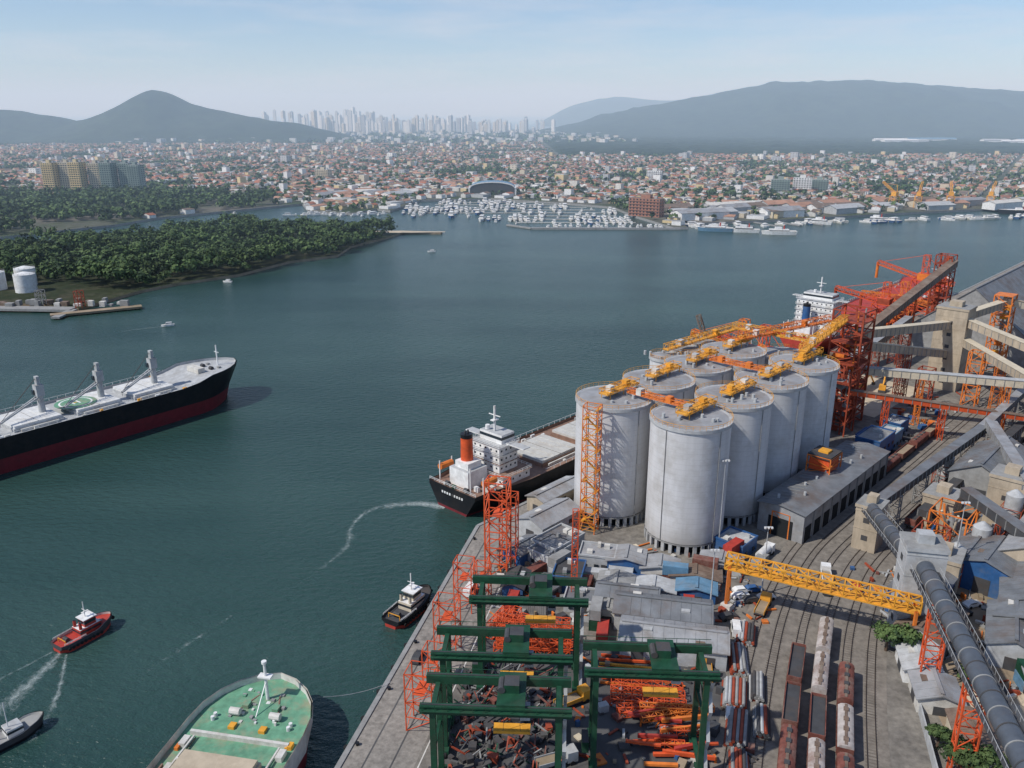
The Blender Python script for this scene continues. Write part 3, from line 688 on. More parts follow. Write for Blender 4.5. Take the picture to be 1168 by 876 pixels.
m.box(16,0,1.8,4.2,4,4,white,0,lgrey); m.box(16,0,3,3.7,4.1,4.1,glass); m.beam((15,0,4),(15,0,12),.2,.2,white); m.beam((12,0,1.8),(12,0,8),.3,.3,orange)
for k in range(8): m.box(U(3,12),U(-2,2),1.8,U(2.1,2.9),U(.6,1.6),U(.6,1.4),random.choice([grey,orange,blue2,white]))
m.finish('work_boat',(-101.5,121,-2.5),90-40,scale=.7)
# ------------------------------------------------------------ silos
def silo(a,b,h=35,r=10.4):
    m=M(); x,y,_=P(a,b)
    m.cyl(0,0,3,h-.9,r,r,siloc,72,cap=False); m.cyl(0,0,h-.9,h,r+.35,r+.35,lgrey,72,lgrey); m.cyl(0,0,h-1,h-.9,r,r+.35,lgrey,72,cap=False)
    m.cyl(0,0,h+.004,h+.5,r*.93,r*.2,metalroof2,48,grey)
    m.cyl(0,0,0,3,r-1.4,r-1.4,dark,32,cap=False); m.cyl(0,0,2.6,3,r+.2,r+.2,grey,60,cap=False)
    for i in range(30):
        t=i/30*6.2832; m.box((r-.25)*math.cos(t),(r-.25)*math.sin(t),0,2.8,.7,.9,lgrey,math.degrees(t))
    nn=40
    for i in range(nn):
        t0=i/nn*6.2832;t1=(i+1)/nn*6.2832; p0=((r+.2)*math.cos(t0),(r+.2)*math.sin(t0));p1=((r+.2)*math.cos(t1),(r+.2)*math.sin(t1))
        m.beam((*p0,h),(*p0,h+1.1),.07,.07,yorange); m.beam((*p0,h+1.1),(*p1,h+1.1),.08,.08,yorange); m.beam((*p0,h+.55),(*p1,h+.55),.05,.05,yorange)
    for _ in range(6):
        t=R()*6.28;q=U(3,8); m.cyl(q*math.cos(t),q*math.sin(t),h,h+U(.8,1.8),.45,.45,lgrey,8)
    if r>9:
        for t in (3.9,5.3): m.tube((math.cos(t)*(r+.15),math.sin(t)*(r+.15),3),(math.cos(t)*(r+.15),math.sin(t)*(r+.15),h),.1,grey,6)
    return m.finish('grain_silo',(x,y,0))
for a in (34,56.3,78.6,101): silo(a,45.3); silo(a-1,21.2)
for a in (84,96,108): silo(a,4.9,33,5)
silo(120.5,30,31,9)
def top_bridge(a0,b0,a1,b1,z,mt=yorange,w=3,h=2.4,leg=True,cov=None):
    m=M(); p0=Vector(P(a0,b0,z));p1=Vector(P(a1,b1,z)); n=max(3,int((p1-p0).length/2.2))
    m.truss(p0,p1,w,h,mt,n,.16,grey,cov)
    m.beam(p0+Vector((0,0,-h/2+.3)),p1+Vector((0,0,-h/2+.3)),w*.9,.25,mt,True)
    if leg:
        for t in(.08,.5,.92):
            q=p0+(p1-p0)*t
            for d in(-1,1): m.beam((q.x+d*rr[0]*w/2,q.y+d*rr[1]*w/2,35.5),(q.x+d*rr[0]*w/2,q.y+d*rr[1]*w/2,z),.2,.2,mt)
    for s in(.2,.7):
        q=p0+(p1-p0)*s; m.box(q.x,q.y,z-.6,z+1.2,1.6,1.8,random.choice([lgrey,mt,offw]),-43)
    return m.finish('conveyor_bridge')
for k,a in enumerate((34,56.3,78.6,101)):
    top_bridge(a-5,45.3,a+10,45.3,37.6,yorange,3.4,1.5); top_bridge(a-6,21.2,a+9,21.2,37.6,yorange,3.0,1.5)
top_bridge(36,24,36,43,37,orange,1.6,1.2,False); top_bridge(80,24,80,43,37,orange,1.6,1.2,False)
top_bridge(100,45,150,38,40,yorange,2.6,2.2,False); top_bridge(101,21,150,33,39,orange,2.4,2.2,False); top_bridge(84,5,125,8,36,yorange,2.2,2.0,False)
top_bridge(120,10,120,40,38,yorange,2.2,2.0,False)
m=M(); m.lattice(0,0,0,37,4.2,3.2,orange,3,.22)
for i in range(12):
    s=1 if i%2 else -1; m.beam((-1.7*s,-.6*s,i*3),(1.7*s,-.6*s,i*3+3),.8,.12,yorange); m.box(1.7*s,0,i*3+3,i*3+3.1,.8,3,yorange)
    m.beam((-2.1,-1.65,i*3+1),(2.1,-1.65,i*3+1),.08,.08,yorange); m.beam((-2.1,-1.65,i*3+2),(2.1,-1.65,i*3+2),.08,.08,yorange)
m.finish('stair_tower',(21.3,207.3,0),-25)
# ------------------------------------------------------------ port structures
def shed(name,x,y,w,l,h,rise,rot,wall,roof,doors=True,z=0):
    m=M(); m.gable(0,0,w,l,h,rise,wall,roof,0,.5)
    n=max(1,int(l/6))
    for i in range(n):
        yy=-l/2+(i+.5)*l/n
        for sx in(-1,1):
            if doors and i%2==0: m.box(sx*(w/2+.03),yy,0,h*.65,.12,2.6,dgrey)
            else: m.box(sx*(w/2+.03),yy,h*.45,h*.7,.12,1.8,glass)
    for i in range(int(l/2.2)):
        yy=-l/2+i*2.2
        for sx in(-1,1): m.beam((0,yy,h+rise+.3),(sx*(w/2+.4),yy,h+.28-rise*.4/(w/2)),.12,.08,roof)
        if i%5==2: 
            sx=random.choice([-1,1]); k=U(.2,.7); m.box(sx*w/2*k,yy+1.1,h+rise*(1-k)-.1,h+rise*(1-k)+.42,1.2,1.9,random.choice([offw,brownroof,lgrey]))
    m.box(0,-l/2-.03,0,h*.6,w*.3,.12,dgrey)
    m.beam((0,-l/2,h+rise+.35),(0,l/2,h+rise+.35),.7,.2,roof)
    return m.finish(name,(x,y,z),rot)
def flat(name,x,y,w,l,h,rot,wall,roof,clutter=3):
    m=M(); m.box(0,0,0,h,w,l,wall,0,roof)
    for sx in(-1,1): m.box(sx*(w/2),0,h,h+.5,.3,l+.3,wall)
    for sy in(-1,1): m.box(0,sy*(l/2),h,h+.5,w-.3,.3,wall)
    nf=max(1,int(h/3.2))
    for f in range(nf):
        z=f*3.2+1
        for k in range(max(1,int(w/3))):
            n=max(1,int(w/3)); xx=-w/2+(k+.5)*w/n
            for sy in(-1,1): m.box(xx,sy*(l/2+.16),z,z+1.1,1.1,.1,glass)
        for k in range(max(1,int(l/3))):
            n=max(1,int(l/3)); yy=-l/2+(k+.5)*l/n
            for sx in(-1,1): m.box(sx*(w/2+.16),yy,z,z+1.1,.1,1.1,glass)
    m.box(w*.2,-l/2-.17,0,2.2,1.1,.12,dgrey)
    for _ in range(clutter): m.box(U(-w*.35,w*.35),U(-l*.35,l*.35),h,h+U(.4,1.2),U(.6,1.6),U(.6,1.6),random.choice([lgrey,offw,grey]))
    return m.finish(name,(x,y,0),rot)
def Pp(fn,name,a,b,*args,**k):
    x,y,_=P(a,b); return fn(name,x,y,*args,**k)
x,y,_=P(82,64.5); 
m=M(); m.gable(0,0,13,60,8.5,.9,metalroof2,metalroof,0,.6)
for i in range(10):
    for sx in(-1,1): m.box(sx*6.55,-27+i*6,0,4.5,.15,3.6,dark); m.box(sx*6.6,-27+i*6+3,0,8.4,.3,.4,grey)
m.box(0,-30.05,0,5.5,7,.15,dark)
for i in range(28): m.beam((-6.9,-29.5+i*2.15,8.75),(0,-29.5+i*2.15,9.75),.12,.1,grey)
for i in range(9): m.cyl(U(-5,5),-26+i*6.2,8.8,10.4,.4,.4,lgrey,8)
m.finish('loading_shed',(x,y,0),-43)
x,y,_=P(84,62); m=M(); m.box(0,0,0,4,6,7,redor); m.box(0,0,4,5,7,8,dgrey); m.lattice(0,0,-1,4.5,7,8,orange,2.5,.3); m.box(0,0,4.9,5.6,3,3,yorange); m.tube((0,3,4),(2,8,1),.4,lgrey,8); m.finish('dust_collector',(x,y,9.6),-43)
x,y,_=P(55,64.5); m=M(); m.lattice(0,0,0,7,5,6,orange,3,.3); m.box(0,0,7,9,4,4,lgrey); m.finish('hopper_frame',(x,y,0),-43)
def lat_tower(name,x,y,h,w,d,mt,rot=-43,bay=4.5,t=.4,plat=2,cab=None,guts=None):
    m=M(); m.lattice(0,0,0,h,w,d,mt,bay,t,0,plat)
    if guts:
        for k in range(int(h/4)):
            m.box(U(-w*.3,w*.3),U(-d*.3,d*.3),k*4+.5,k*4+U(2,3.6),U(1,w*.45),U(1,d*.45),random.choice(guts))
        for k in range(4): m.tube((U(-w*.4,w*.4),U(-d*.4,d*.4),0),(U(-w*.4,w*.4),U(-d*.4,d*.4),h),.3,random.choice(guts),6)
    if cab: m.box(0,0,h,h+3,w*.8,d*.8,cab,0,lgrey)
    return m.finish(name,(x,y,0),rot)
def block_tower(name,x,y,h,w,d,mt,rot=-43):
    m=M(); m.box(0,0,0,h,w,d,mt,0,lgrey); m.box(0,0,h,h+.9,w+.5,d+.5,mt,0,grey); m.box(0,0,h+.9,h+3,w*.4,d*.4,mt)
    for z in range(3,int(h)-2,5):
        m.box(0,-d/2-.03,z,z+1.4,1.6,.1,dgrey); m.box(-w/2-.03,0,z,z+1.4,.1,1.6,dgrey); m.box(0,0,z+3,z+3.25,w+.15,d+.15,mt)
    return m.finish(name,(x,y,0),rot)
x,y,_=P(153,40); lat_tower('conveyor_tower',x,y,43,11,11,rustl,plat=2,bay=4,t=.6,guts=[redor,rustl,grey,orange])
x,y,_=P(163,38); lat_tower('conveyor_tower',x,y,33,8,9,redor,plat=2,t=.45,guts=[rustl,grey])
x,y,_=P(141,44); lat_tower('conveyor_tower',x,y,24,7,8,rustl,plat=2,t=.45,guts=[rustl,grey])
x,y,_=P(224,55); block_tower('concrete_transfer_tower',x,y,34,12,11,beige)
x,y,_=P(262,64); lat_tower('conveyor_tower',x,y,35,7,8,orange,plat=2,t=.45,guts=[orange,yorange,grey])
x,y,_=P(186,58); lat_tower('conveyor_tower',x,y,17,5,5,rustl,plat=None,t=.4)
x,y,_=P(205,70); lat_tower('conveyor_tower',x,y,22,5,5,orange,plat=None,t=.4)
x,y,_=P(176,100); lat_tower('conveyor_tower',x,y,24,6,7,rustl,plat=2,t=.4,guts=[rustl,grey])
x,y,_=P(243,90); lat_tower('conveyor_tower',x,y,28,6,6,orange,plat=2,t=.4,guts=[orange,grey])
block_tower('concrete_transfer_tower',88.5,159.5,22,8,7,lgrey,-12)
block_tower('concrete_transfer_tower',95,199,12,6,7,beige,-40)
def gal(p0,p1,w=3,h=2.8,wall=metalroof,roof=metalroof,supports=2,sm=redor,name='conveyor_gallery'):
    m=M(); m.gallery(p0,p1,w,h,wall,roof)
    p0=Vector(p0);p1=Vector(p1); d=(p1-p0); L=d.length; dn=Vector((d.x,d.y,0)).normalized(); a=Vector((dn.y,-dn.x,0))
    n=int(L/3)
    for i in range(n+1):
        q=p0+d*(i/n); m.beam(q-a*(w/2+.05)-Vector((0,0,h/2)),q-a*(w/2+.05)+Vector((0,0,h/2)),.2,.2,grey); m.beam(q+a*(w/2+.05)-Vector((0,0,h/2)),q+a*(w/2+.05)+Vector((0,0,h/2)),.2,.2,grey)
    for i in range(supports):
        q=p0+d*((i+.7)/(supports+.4))
        if q.z>3: m.lattice(q.x,q.y,0,q.z-h/2,w+.4,1.6,sm,3.4,.24,math.degrees(math.atan2(dn.y,dn.x))-90)
    return m.finish(name)
def tubegal(p0,p1,r,mt,supports,sm,name='tube_conveyor_gallery'):
    m=M(); m.tube(p0,p1,r,mt,24); p0=Vector(p0);p1=Vector(p1);d=p1-p0; n=int(d.length/4); dn=Vector((d.x,d.y,0)).normalized(); a=Vector((dn.y,-dn.x,0))
    for i in range(n+1):
        q=p0+d*(i/n); m.tube(q-d.normalized()*.12,q+d.normalized()*.12,r+.1,dgrey if i%2 else grey,24)
    # maintenance walkway along the side
    for s in(-1,1):
        w0=p0+a*s*(r+.7)-Vector((0,0,.6)); w1=p1+a*s*(r+.7)-Vector((0,0,.6)); m.beam(w0,w1,.9,.1,dgrey,True)
        m.beam(w0+a*s*.4+Vector((0,0,1.1)),w1+a*s*.4+Vector((0,0,1.1)),.07,.07,lgrey)
        for i in range(n*2): q=w0+(w1-w0)*(i/(n*2))+a*s*.4; m.beam(q,q+Vector((0,0,1.1)),.06,.06,lgrey)
    for i in range(supports):
        q=p0+d*((i+.55)/(supports)); m.lattice(q.x,q.y,0,q.z-r,3.4,1.8,sm,3.2,.26,math.degrees(math.atan2(dn.y,dn.x))-90)
    return m.finish(name)
bluegrey=mk('tube_steel',(.11,.125,.145),.45,metal=.3,var=.2,scale=.4,dirt=(.17,.13,.1))
tubegal((86.5,154,19.5),(70,83,22.5),1.75,bluegrey,3,redor)
tubegal((94,196.5,12),(88.5,163,16.5),1.6,bluegrey,0,redor)
gal((97,201,11),P(150,88,10),2.6,2.4,dgrey,metalroof,4,grey)
gal(P(150,88,10),P(330,88,12),2.6,2.4,metalroof,metalroof2,8,grey)
gal(P(80,92,6),P(240,96,6),2.4,1.8,dgrey,dgrey,8,grey)
gal(P(224,55,30),P(205,100,23),3.2,3,beige,cream,0)
gal(P(224,55,29),P(262,64,31),3.2,3,beige,cream,0)
gal(P(224,55,27),P(155,40,33),3,3,beige,cream,1,rustl)
gal(P(216,55,16),P(165,42,27),3,3,beige,cream,1,rustl)
gal(P(222,60,21),P(176,100,20),3,3,beige,cream,1,orange)
gal(P(160,44,19),P(200,130,19),2.8,2.6,cream,lgrey,3,orange)
gal(P(262,64,32),P(300,110,20),3,3,cream,beige,1,orange)
gal(P(200,16,10),P(325,24,36),4,3.4,brownroof,brownroof,4,rustl)
gal(P(150,30,12),P(260,26,18),3,3,brownroof,metalroof2,4,rustl)
gal(P(176,100,9),P(140,46,16),2.2,1.6,redor,brownroof,3,redor)
gal(P(176,100,15),P(140,150,12),3.4,3,metalroof,metalroof2,2,grey)
gal(P(100,112,14),P(150,90,12),3,2.8,metalroof2,metalroof2,1,grey)
gal(P(86,100,13),P(60,140,8),3,2.6,dgrey,metalroof,2,rustl)
x,y,_=P(326,20); lat_tower('conveyor_tower',x,y,40,8,8,rustl,plat=2,t=.5,guts=[redor,rustl])
def shiploader(a,b,h,mt,mt2,arm=30,rise=.1):
    m=M(); m.lattice(0,0,0,h*.62,10,9,mt,5,.45,0,None); m.box(0,0,h*.62,h*.72,6,6,mt2,0,mt); m.lattice(0,0,h*.72,h,3,3,mt,4,.3)
    m.truss((-4,0,h*.66),(-arm,0,h*(.66+rise)),2.4,2.2,mt,10,.26,mt2); m.truss((4,0,h*.66),(arm*.6,0,h*.6),2.4,2.2,mt,6,.26,mt2)
    m.beam((0,0,h),(-arm*.85,0,h*(.66+rise)+1),.2,.2,mt); m.beam((0,0,h),(arm*.5,0,h*.64),.2,.2,mt); m.tube((-arm,0,h*(.66+rise)),(-arm,0,h*(.66+rise)-9),.8,mt2,10)
    x,y,_=P(a,b); return m.finish('ship_loader',(x,y,0),-43)
shiploader(138,5,36,orange,yorange,22); shiploader(154,6,31,redor,rustl,20); shiploader(288,5,29,redor,rustl,26,.12); shiploader(345,5,36,redor,orange,26,.15); shiploader(312,6,26,orange,rustl,22,.0)
m=M(); p=P(128,2); m.truss((0,0,10),(-9,4,38),1.6,1.6,brownroof,12,.25); m.lattice(0,0,0,10,4,4,orange,4,.4); m.finish('mobile_crane',(p[0],p[1],0),0)
x,y,_=P(345,48); shed('bulk_warehouse',x,y,62,135,8,25,-43,grey,metalroof)
x,y,_=P(430,115); shed('bulk_warehouse',x,y,50,110,8,12,-43,grey,metalroof2)
Pp(shed,'warehouse',124,98,16,30,9,4,-43,grey,metalroof)
Pp(shed,'warehouse',88,128,28,44,9,7,-43,beige,metalroof2); Pp(shed,'warehouse',84,158,28,50,10,7,-43,beige,metalroof)
Pp(shed,'warehouse',136,132,34,46,9,8,-43,grey,metalroof); Pp(shed,'warehouse',188,140,34,56,9,8,-43,grey,metalroof2); Pp(shed,'warehouse',140,170,34,60,9,8,-43,grey,metalroof)
Pp(block_tower,'process_tower',90,94,9,8,9,beige); Pp(block_tower,'process_tower',104,107,14,9,9,beige); Pp(lat_tower,'process_frame',78,100,11,9,10,orange,plat=None,guts=[beige,orange,grey,cream]); Pp(lat_tower,'process_frame',68,98,8,7,8,rustl,plat=None,guts=[dgrey,rustl,bluep])
Pp(shed,'workshop_shed',66,113,12,16,7,2,-43,bluep,metalroof); Pp(shed,'workshop_shed',44,104,10,18,6,2,-43,bluep,metalroof)
Pp(shed,'workshop_shed',30,110,10,16,5,2,-43,lgrey,brownroof); Pp(shed,'workshop_shed',52,126,12,24,6,2,-43,dgrey,metalroof)
Pp(shed,'workshop_shed',232,106,20,40,7,3,-43,lgrey,metalroof2); Pp(shed,'workshop_shed',290,112,22,50,8,3,-43,offw,brownroof)
for a,b in((140,62),(152,60),(132,58)): Pp(flat,'container_office',a,b,6,9,5.5,-43,random.choice([bluep,blue2,lgrey]),random.choice([lgrey,bluep]))
Pp(flat,'pump_building',126,62,8,14,8,-43,bluep,grey)
for a,b,h in((96,110,12),(112,112,15),(74,108,10),(120,86,9),(60,106,9)):
    m=M(); m.cyl(0,0,0,h,2.2,2.2,lgrey,20,cap=False); m.cyl(0,0,h,h+1.5,2.2,.4,lgrey,20); m.lattice(0,0,0,h*.7,5.2,5.2,rustl,3,.22); m.finish('process_tank',P(a,b),-43)
Pp(shed,'quay_shed',12,16,9,16,5,1.6,-43,lgrey,metalroof2); Pp(shed,'quay_shed',26,6.5,6.5,18,4.5,1,-43,beige,metalroof2); Pp(flat,'quay_building',4,26,8,12,4.5,-43,lgrey,metalroof)
for x,y,w,l,h,rt,wl,rf in [(3,193,6,9,4,-43,bluep,metalroof),(10,191,7,10,4,-43,lgrey,metalroof),(14,180,7,9,4,-13,bluep,dgrey),(22,189,9,7,4,-13,lgrey,metalroof2),(29,187,9,7,4.5,-13,bluep,metalroof2),(37,184,9,6,3.6,-13,offw,metalroof2),(25,176,8,7,3.5,-13,lgrey,grey),(34,175,10,5,3,-13,offw,lgrey),(45,180,12,5,3.4,-13,offw,brownroof),(44,174,9,5,3.2,-13,bluep,blue2),(16,170,7,6,3,-13,lgrey,metalroof),(8,176,6,6,3,-43,grey,metalroof),(1,178,5,8,3,-13,bluep,dgrey),(22,166,8,5,3,-13,offw,grey),(59,196,8,8,4,-43,bluep,lgrey),(53,187,10,5,3.2,-20,lgrey,metalroof2)]:
    if R()<.4: flat('site_office',x,y,w,l,h,rt,wl,rf,3)
    else: shed('site_shed',x,y,w,l,h*.85,1,rt,wl,rf)
shed('storage_shed',34,163,9,21,4.5,1.6,78,lgrey,metalroof); shed('storage_shed',34.5,152.5,9,22,4.5,1.6,78,lgrey,metalroof2); shed('storage_shed',27,170,6,14,4,1.2,78,offw,metalroof)
m=M(); A=Vector((49.5,170.5,12)); B_=Vector((87,154,10.5))
m.truss(A,B_,3.0,2.8,yorange,16,.34,orange)
m.beam(A+Vector((0,0,-1.2)),B_+Vector((0,0,-1.2)),2.8,.5,yorange,True)
for p,s in((A,1),(B_,-1)):
    for o in(-2,2):
        q=Vector((p.x+s*1+o*.4,p.y+o,0)); m.beam(q,(p.x+s*1+o*.3,p.y+o*.8,p.z-.5),.6,.6,orange)
    m.beam((p.x+s*1-.8,p.y-2,4),(p.x+s+.8,p.y+2,4),.35,.35,orange); m.beam((p.x+s*1-.8,p.y-2,.2),(p.x+s+.8,p.y+2,9),.25,.25,orange)
m.finish('gantry_girder')
def tower_frame(x,y,h,w,mt=redor,rot=-13,n='steel_lattice_frame',t=.2,bay=3.4):
    m=M(); m.lattice(0,0,0,h,w,w*.8,mt,bay,t); 
    m.box(0,0,h*.66,h*.66+.1,w*.4,w*.8,mt)
    return m.finish(n,(x,y,0),rot)
tower_frame(-3.5,184,26,5.5,t=.32,bay=4.2,n='steel_lattice_tower'); tower_frame(-.8,189,20,4.2,n='steel_lattice_tower'); tower_frame(-11,169,13,4.2); tower_frame(-13.8,153,13,4.8); tower_frame(-15.5,143,8,4.4); tower_frame(-16.8,130,12.5,5.2); tower_frame(-7,174,9,3.5)
m=M(); m.lattice(0,0,0,24,1.3,1.3,redor,2.4,.16); m.finish('steel_mast',(14.6,172,0))
for x,y,h in((54.5,196,26),(60,175,18),(46,168,16),(108,180,22)):
    m=M(); m.cyl(0,0,0,h,.22,.1,lgrey,8); m.box(0,0,h,h+.2,2.0,.3,lgrey)
    for k in(-1,0,1): m.box(k*.8,-.3,h-.2,h+.2,.4,.3,white)
    m.finish('light_mast',(x,y,0))
def truss_stack(x,y,rot,n,L,mt=redor,rows=2):
    m=M()
    for r in range(rows):
        for i in range(n):
            yy=(i-n/2)*2.6; m.truss((-L/2+U(-1,1),yy,1+r*1.9),(L/2+U(-1,1),yy+U(-.3,.3),1+r*1.9),1.7,1.5,mt,int(L/1.8),.17)
    return m.finish('stacked_crane_trusses',(x,y,0),rot)
truss_stack(5,157,-6,4,17); truss_stack(-2,160,62,3,9); truss_stack(27,139,-8,3,14,rows=1)
m=M()
for k in range(22):
    a=U(-14,16); L=U(5,11); cx,cy=U(-5,7),U(-9,8); z=U(.6,1.8); d=(math.cos(math.radians(a))*L/2,math.sin(math.radians(a))*L/2)
    if k%3==0: m.truss((cx-d[0],cy-d[1],z),(cx+d[0],cy+d[1],z+U(-.2,.4)),1.3,1.1,random.choice([redor,redor,orange]),int(L/1.4),.17)
    else: m.beam((cx-d[0],cy-d[1],z),(cx+d[0],cy+d[1],z+U(-.2,.3)),U(.4,.7),U(.4,.8),random.choice([redor,redor,orange,redp]),True)
m.finish('steel_beam_pile',(28,127,0),0)
m=M()
for k in range(7):
    m.beam((-6+U(-1,1),k*1.5-5,.6),(7+U(-1,1),k*1.5-5+U(-.5,.5),.7),.4,.5,random.choice([orange,yorange,redor]),True)
m.finish('steel_beam_pile',(24,146,0),-8)
m=M()
for k in range(460):
    x,y=U(-10,9),U(-17,19)
    if R()<.5: m.box(x,y,0,U(.3,1.4),U(.4,1.9),U(.4,1.9),random.choice([dgrey,rustl,dgrey,dgrey,wagonb,asph,asph]),U(0,90))
    else:
        a=U(0,3.14); L=U(1,3.5); m.beam((x,y,U(.2,1)),(x+L*math.cos(a),y+L*math.sin(a),U(.3,2)),U(.12,.3),U(.1,.3),random.choice([dgrey,rustl,wagonb,green,grey]),True)
m.finish('scrap_pile',(-1,128,0),0)
def rtg(x,y,span=20,h=20,base=7.5,rot=-3,mt=green):
    m=M()
    for sx in(-1,1):
        X=sx*span/2
        for sy in(-1,1):
            Y=sy*base/2
            m.box(X,Y,1.6,h,.95,.8,mt); m.box(X,Y,.9,1.7,1.5,3.0,mt)
            for k in(-1,1): m.tube((X-.4,Y+k*1.0,.8),(X+.4,Y+k*1.0,.8),.8,rubber,12)
        m.box(X,0,1.7,2.4,.8,base-1.1,mt); m.box(X,0,h-.2,h+.6,.8,base-1.6,mt); m.beam((X,-base/2+.5,h*.62),(X,base/2-.5,h*.62),.5,.5,mt)
        m.beam((X,-base/2,h*.62),(X,base/2,h-.3),.25,.25,mt)
    for sy in(-1,1):
        Y=sy*base/2; m.box(0,Y,h-.02,h+1.45,span+4,1.0,mt,bottom=True)
        for k in range(int(span/2)+2): m.beam((-span/2-1.5+k*2,Y+sy*.9,h+1.0),(-span/2-1.5+k*2,Y+sy*.9,h+2.0),.07,.07,mt)
        m.beam((-span/2-2,Y+sy*.9,h+2.0),(span/2+2,Y+sy*.9,h+2.0),.08,.08,mt); m.box(0,Y+sy*.85,h+.9,h+1.0,span+4,.6,mt)
        m.box(0,Y,h+1.45,h+1.6,span+3.6,.15,dgrey)
    m.box(span*.12,0,h+1.65,h+2.1,4.5,base+.8,mt); m.box(span*.12,0,h+2.1,h+3.6,2.4,2.6,mt,0,dgrey); m.tube((span*.12-1.6,-1.4,h+2.7),(span*.12-1.6,1.4,h+2.7),.6,dgrey,10); m.box(span*.12+2.2,-base*.2,h-2.2,h+.2,1.6,1.6,lgrey); m.box(span*.12+2.2,-base*.2-.82,h-1.6,h-.4,1.3,.06,glass)
    m.box(span*.12,0,h-6,h-5.5,6,2.0,yorange)
    for dx in(-1.4,1.4):
        for dy in(-.9,.9): m.beam((span*.12+dx,dy,h-5.5),(span*.12+dx*.8,dy,h+1.8),.06,.06,dgrey)
    m.box(-span/2-1.3,0,2.2,4.4,1.2,3.4,mt,0,dgrey)
    for i in range(6): m.beam((span/2+.9,-base/2+ (i%2)*1.6-.8,2+i*3),(span/2+.9,-base/2+((i+1)%2)*1.6-.8,5+i*3),.6,.1,lgrey)
    return m.finish('gantry_crane',(x,y,0),rot)
rtg(3.4,143.5,19,20); rtg(-1.6,126,20.5,20); rtg(-2.4,112.5,20,20); rtg(23.6,121.5,18.5,20)
# ------------------------------------------------------------ rail
base=[(38,84),(44,100),(52,122),(61,145),(71,167),(85,190),P(75,82)[:2],P(110,82)[:2],P(200,82)[:2],P(420,82)[:2]]
cl=[v.xy for v in catmull([Vector((*p,0)) for p in base],8)]
m=M(); strip(m,cl,30,.03,ballast); m.finish('railway_ballast',smooth=False)
def offp(o):
    out=[]
    for i,p in enumerate(cl):
        d=(cl[min(len(cl)-1,i+1)]-cl[max(0,i-1)]).normalized(); out.append(Vector((p.x+d.y*o,p.y-d.x*o)))
    return out
m=M(); tracks={}
def along(ps,s):
    for a,b in zip(ps,ps[1:]):
        L=(b-a).length
        if s<=L: return a+(b-a)*(s/L),math.degrees(math.atan2(b.y-a.y,b.x-a.x))
        s-=L
    return ps[-1],0
for o in(-12,-7.2,-2.4,2.4,7.2,12):
    tracks[o]=offp(o)
    for g in(-.8,.8):
        ps=offp(o+g)
        for a,b in zip(ps,ps[1:]): m.beam((*a,.14),(*b,.14),.14,.14,railst)
    for k in range(220):
        p,a=along(tracks[o],10+k*.85); m.box(p.x,p.y,.034,.07,.26,2.3,sleeper,a)
m.finish('railway_tracks',smooth=False)
def wagon(x,y,rot,kind):
    m=M(); L=12.2; body=wagonb if kind!=1 else random.choice([wagonb,wagong])
    m.box(0,0,.9,1.3,L,2.6,dgrey)
    for k in(-1,1):
        m.box(k*4.1,0,.5,.95,2.6,2.2,dgrey)
        for q in(-.9,.9):
            for sy in(-.8,.8): m.tube((k*4.1+q,sy-.08,.55),(k*4.1+q,sy+.08,.55),.45,dgrey,10)
        m.box(k*(L/2+.3),0,.9,1.2,.6,.4,dgrey)
    if kind==0:
        for sy in(-1,1): m.box(0,sy*1.35,1.3,3.2,L-.4,.14,body)
        for sx in(-1,1): m.box(sx*(L/2-.2),0,1.3,3.2,.14,2.6,body)
        m.box(0,0,1.3,2.7,L-.8,2.5,random.choice([dgrey,soil,rustl]))
    else:
        z=3.5; m.box(0,0,1.3,z-.3,L-.3,2.8,body)
        prf=[(-1.4,z-.3),(-.9,z+.15),(0,z+.35),(.9,z+.15),(1.4,z-.3)]
        vs=[(sx*(L/2-.15),yy,zz) for sx in(-1,1) for yy,zz in prf]
        m.add(vs,[(i,i+1,i+6,i+5) for i in range(4)]+[(0,1,2,3,4),(9,8,7,6,5)],wagong if kind==1 else body)
        for k in range(4): m.box(-4.2+k*2.8,0,z+.3,z+.55,1.0,.9,dgrey if kind==2 else brownroof)
        m.box(0,0,z+.36,z+.42,L-.8,.5,brownroof)
    for i in range(9):
        for sy in(-1,1): m.box(-L/2+.8+i*1.33,sy*1.45,1.3,3.1,.14,.1,body)
    return m.finish('freight_wagon',(x,y,.1),rot)
for o,s0,n,kinds in((-2.4,24,4,(0,2,0,0)),(2.4,22,5,(2,1,0,1,1)),(7.2,20,4,(2,2,1,2)),(12,14,2,(0,2)),(7.2,150,6,(0,2,0,2,2,0)),(-12,190,4,(2,0,2,0))):
    for k in range(n):
        p,a=along(tracks[o],s0+k*13.6); wagon(p.x,p.y,a,kinds[k])
for (x,y,n,L) in ((42.5,128,7,9),(44.5,138,8,8),(48,149,6,9),(40,118,6,8),(52,158,7,7),(47.5,130,5,8),(49.5,140,5,8)):
    m=M(); rad=.33
    for r in range(3):
        for i in range(n-r): m.tube((-n*rad+(2*i+r)*rad,-L/2+U(-.3,.3),rad+r*rad*1.75),(-n*rad+(2*i+r)*rad,L/2+U(-.3,.3),rad+r*rad*1.75),rad,random.choice([grey,lgrey,rustl,dgrey]),8)
    m.finish('steel_pipe_stack',(x,y,0),-14+U(-4,4))
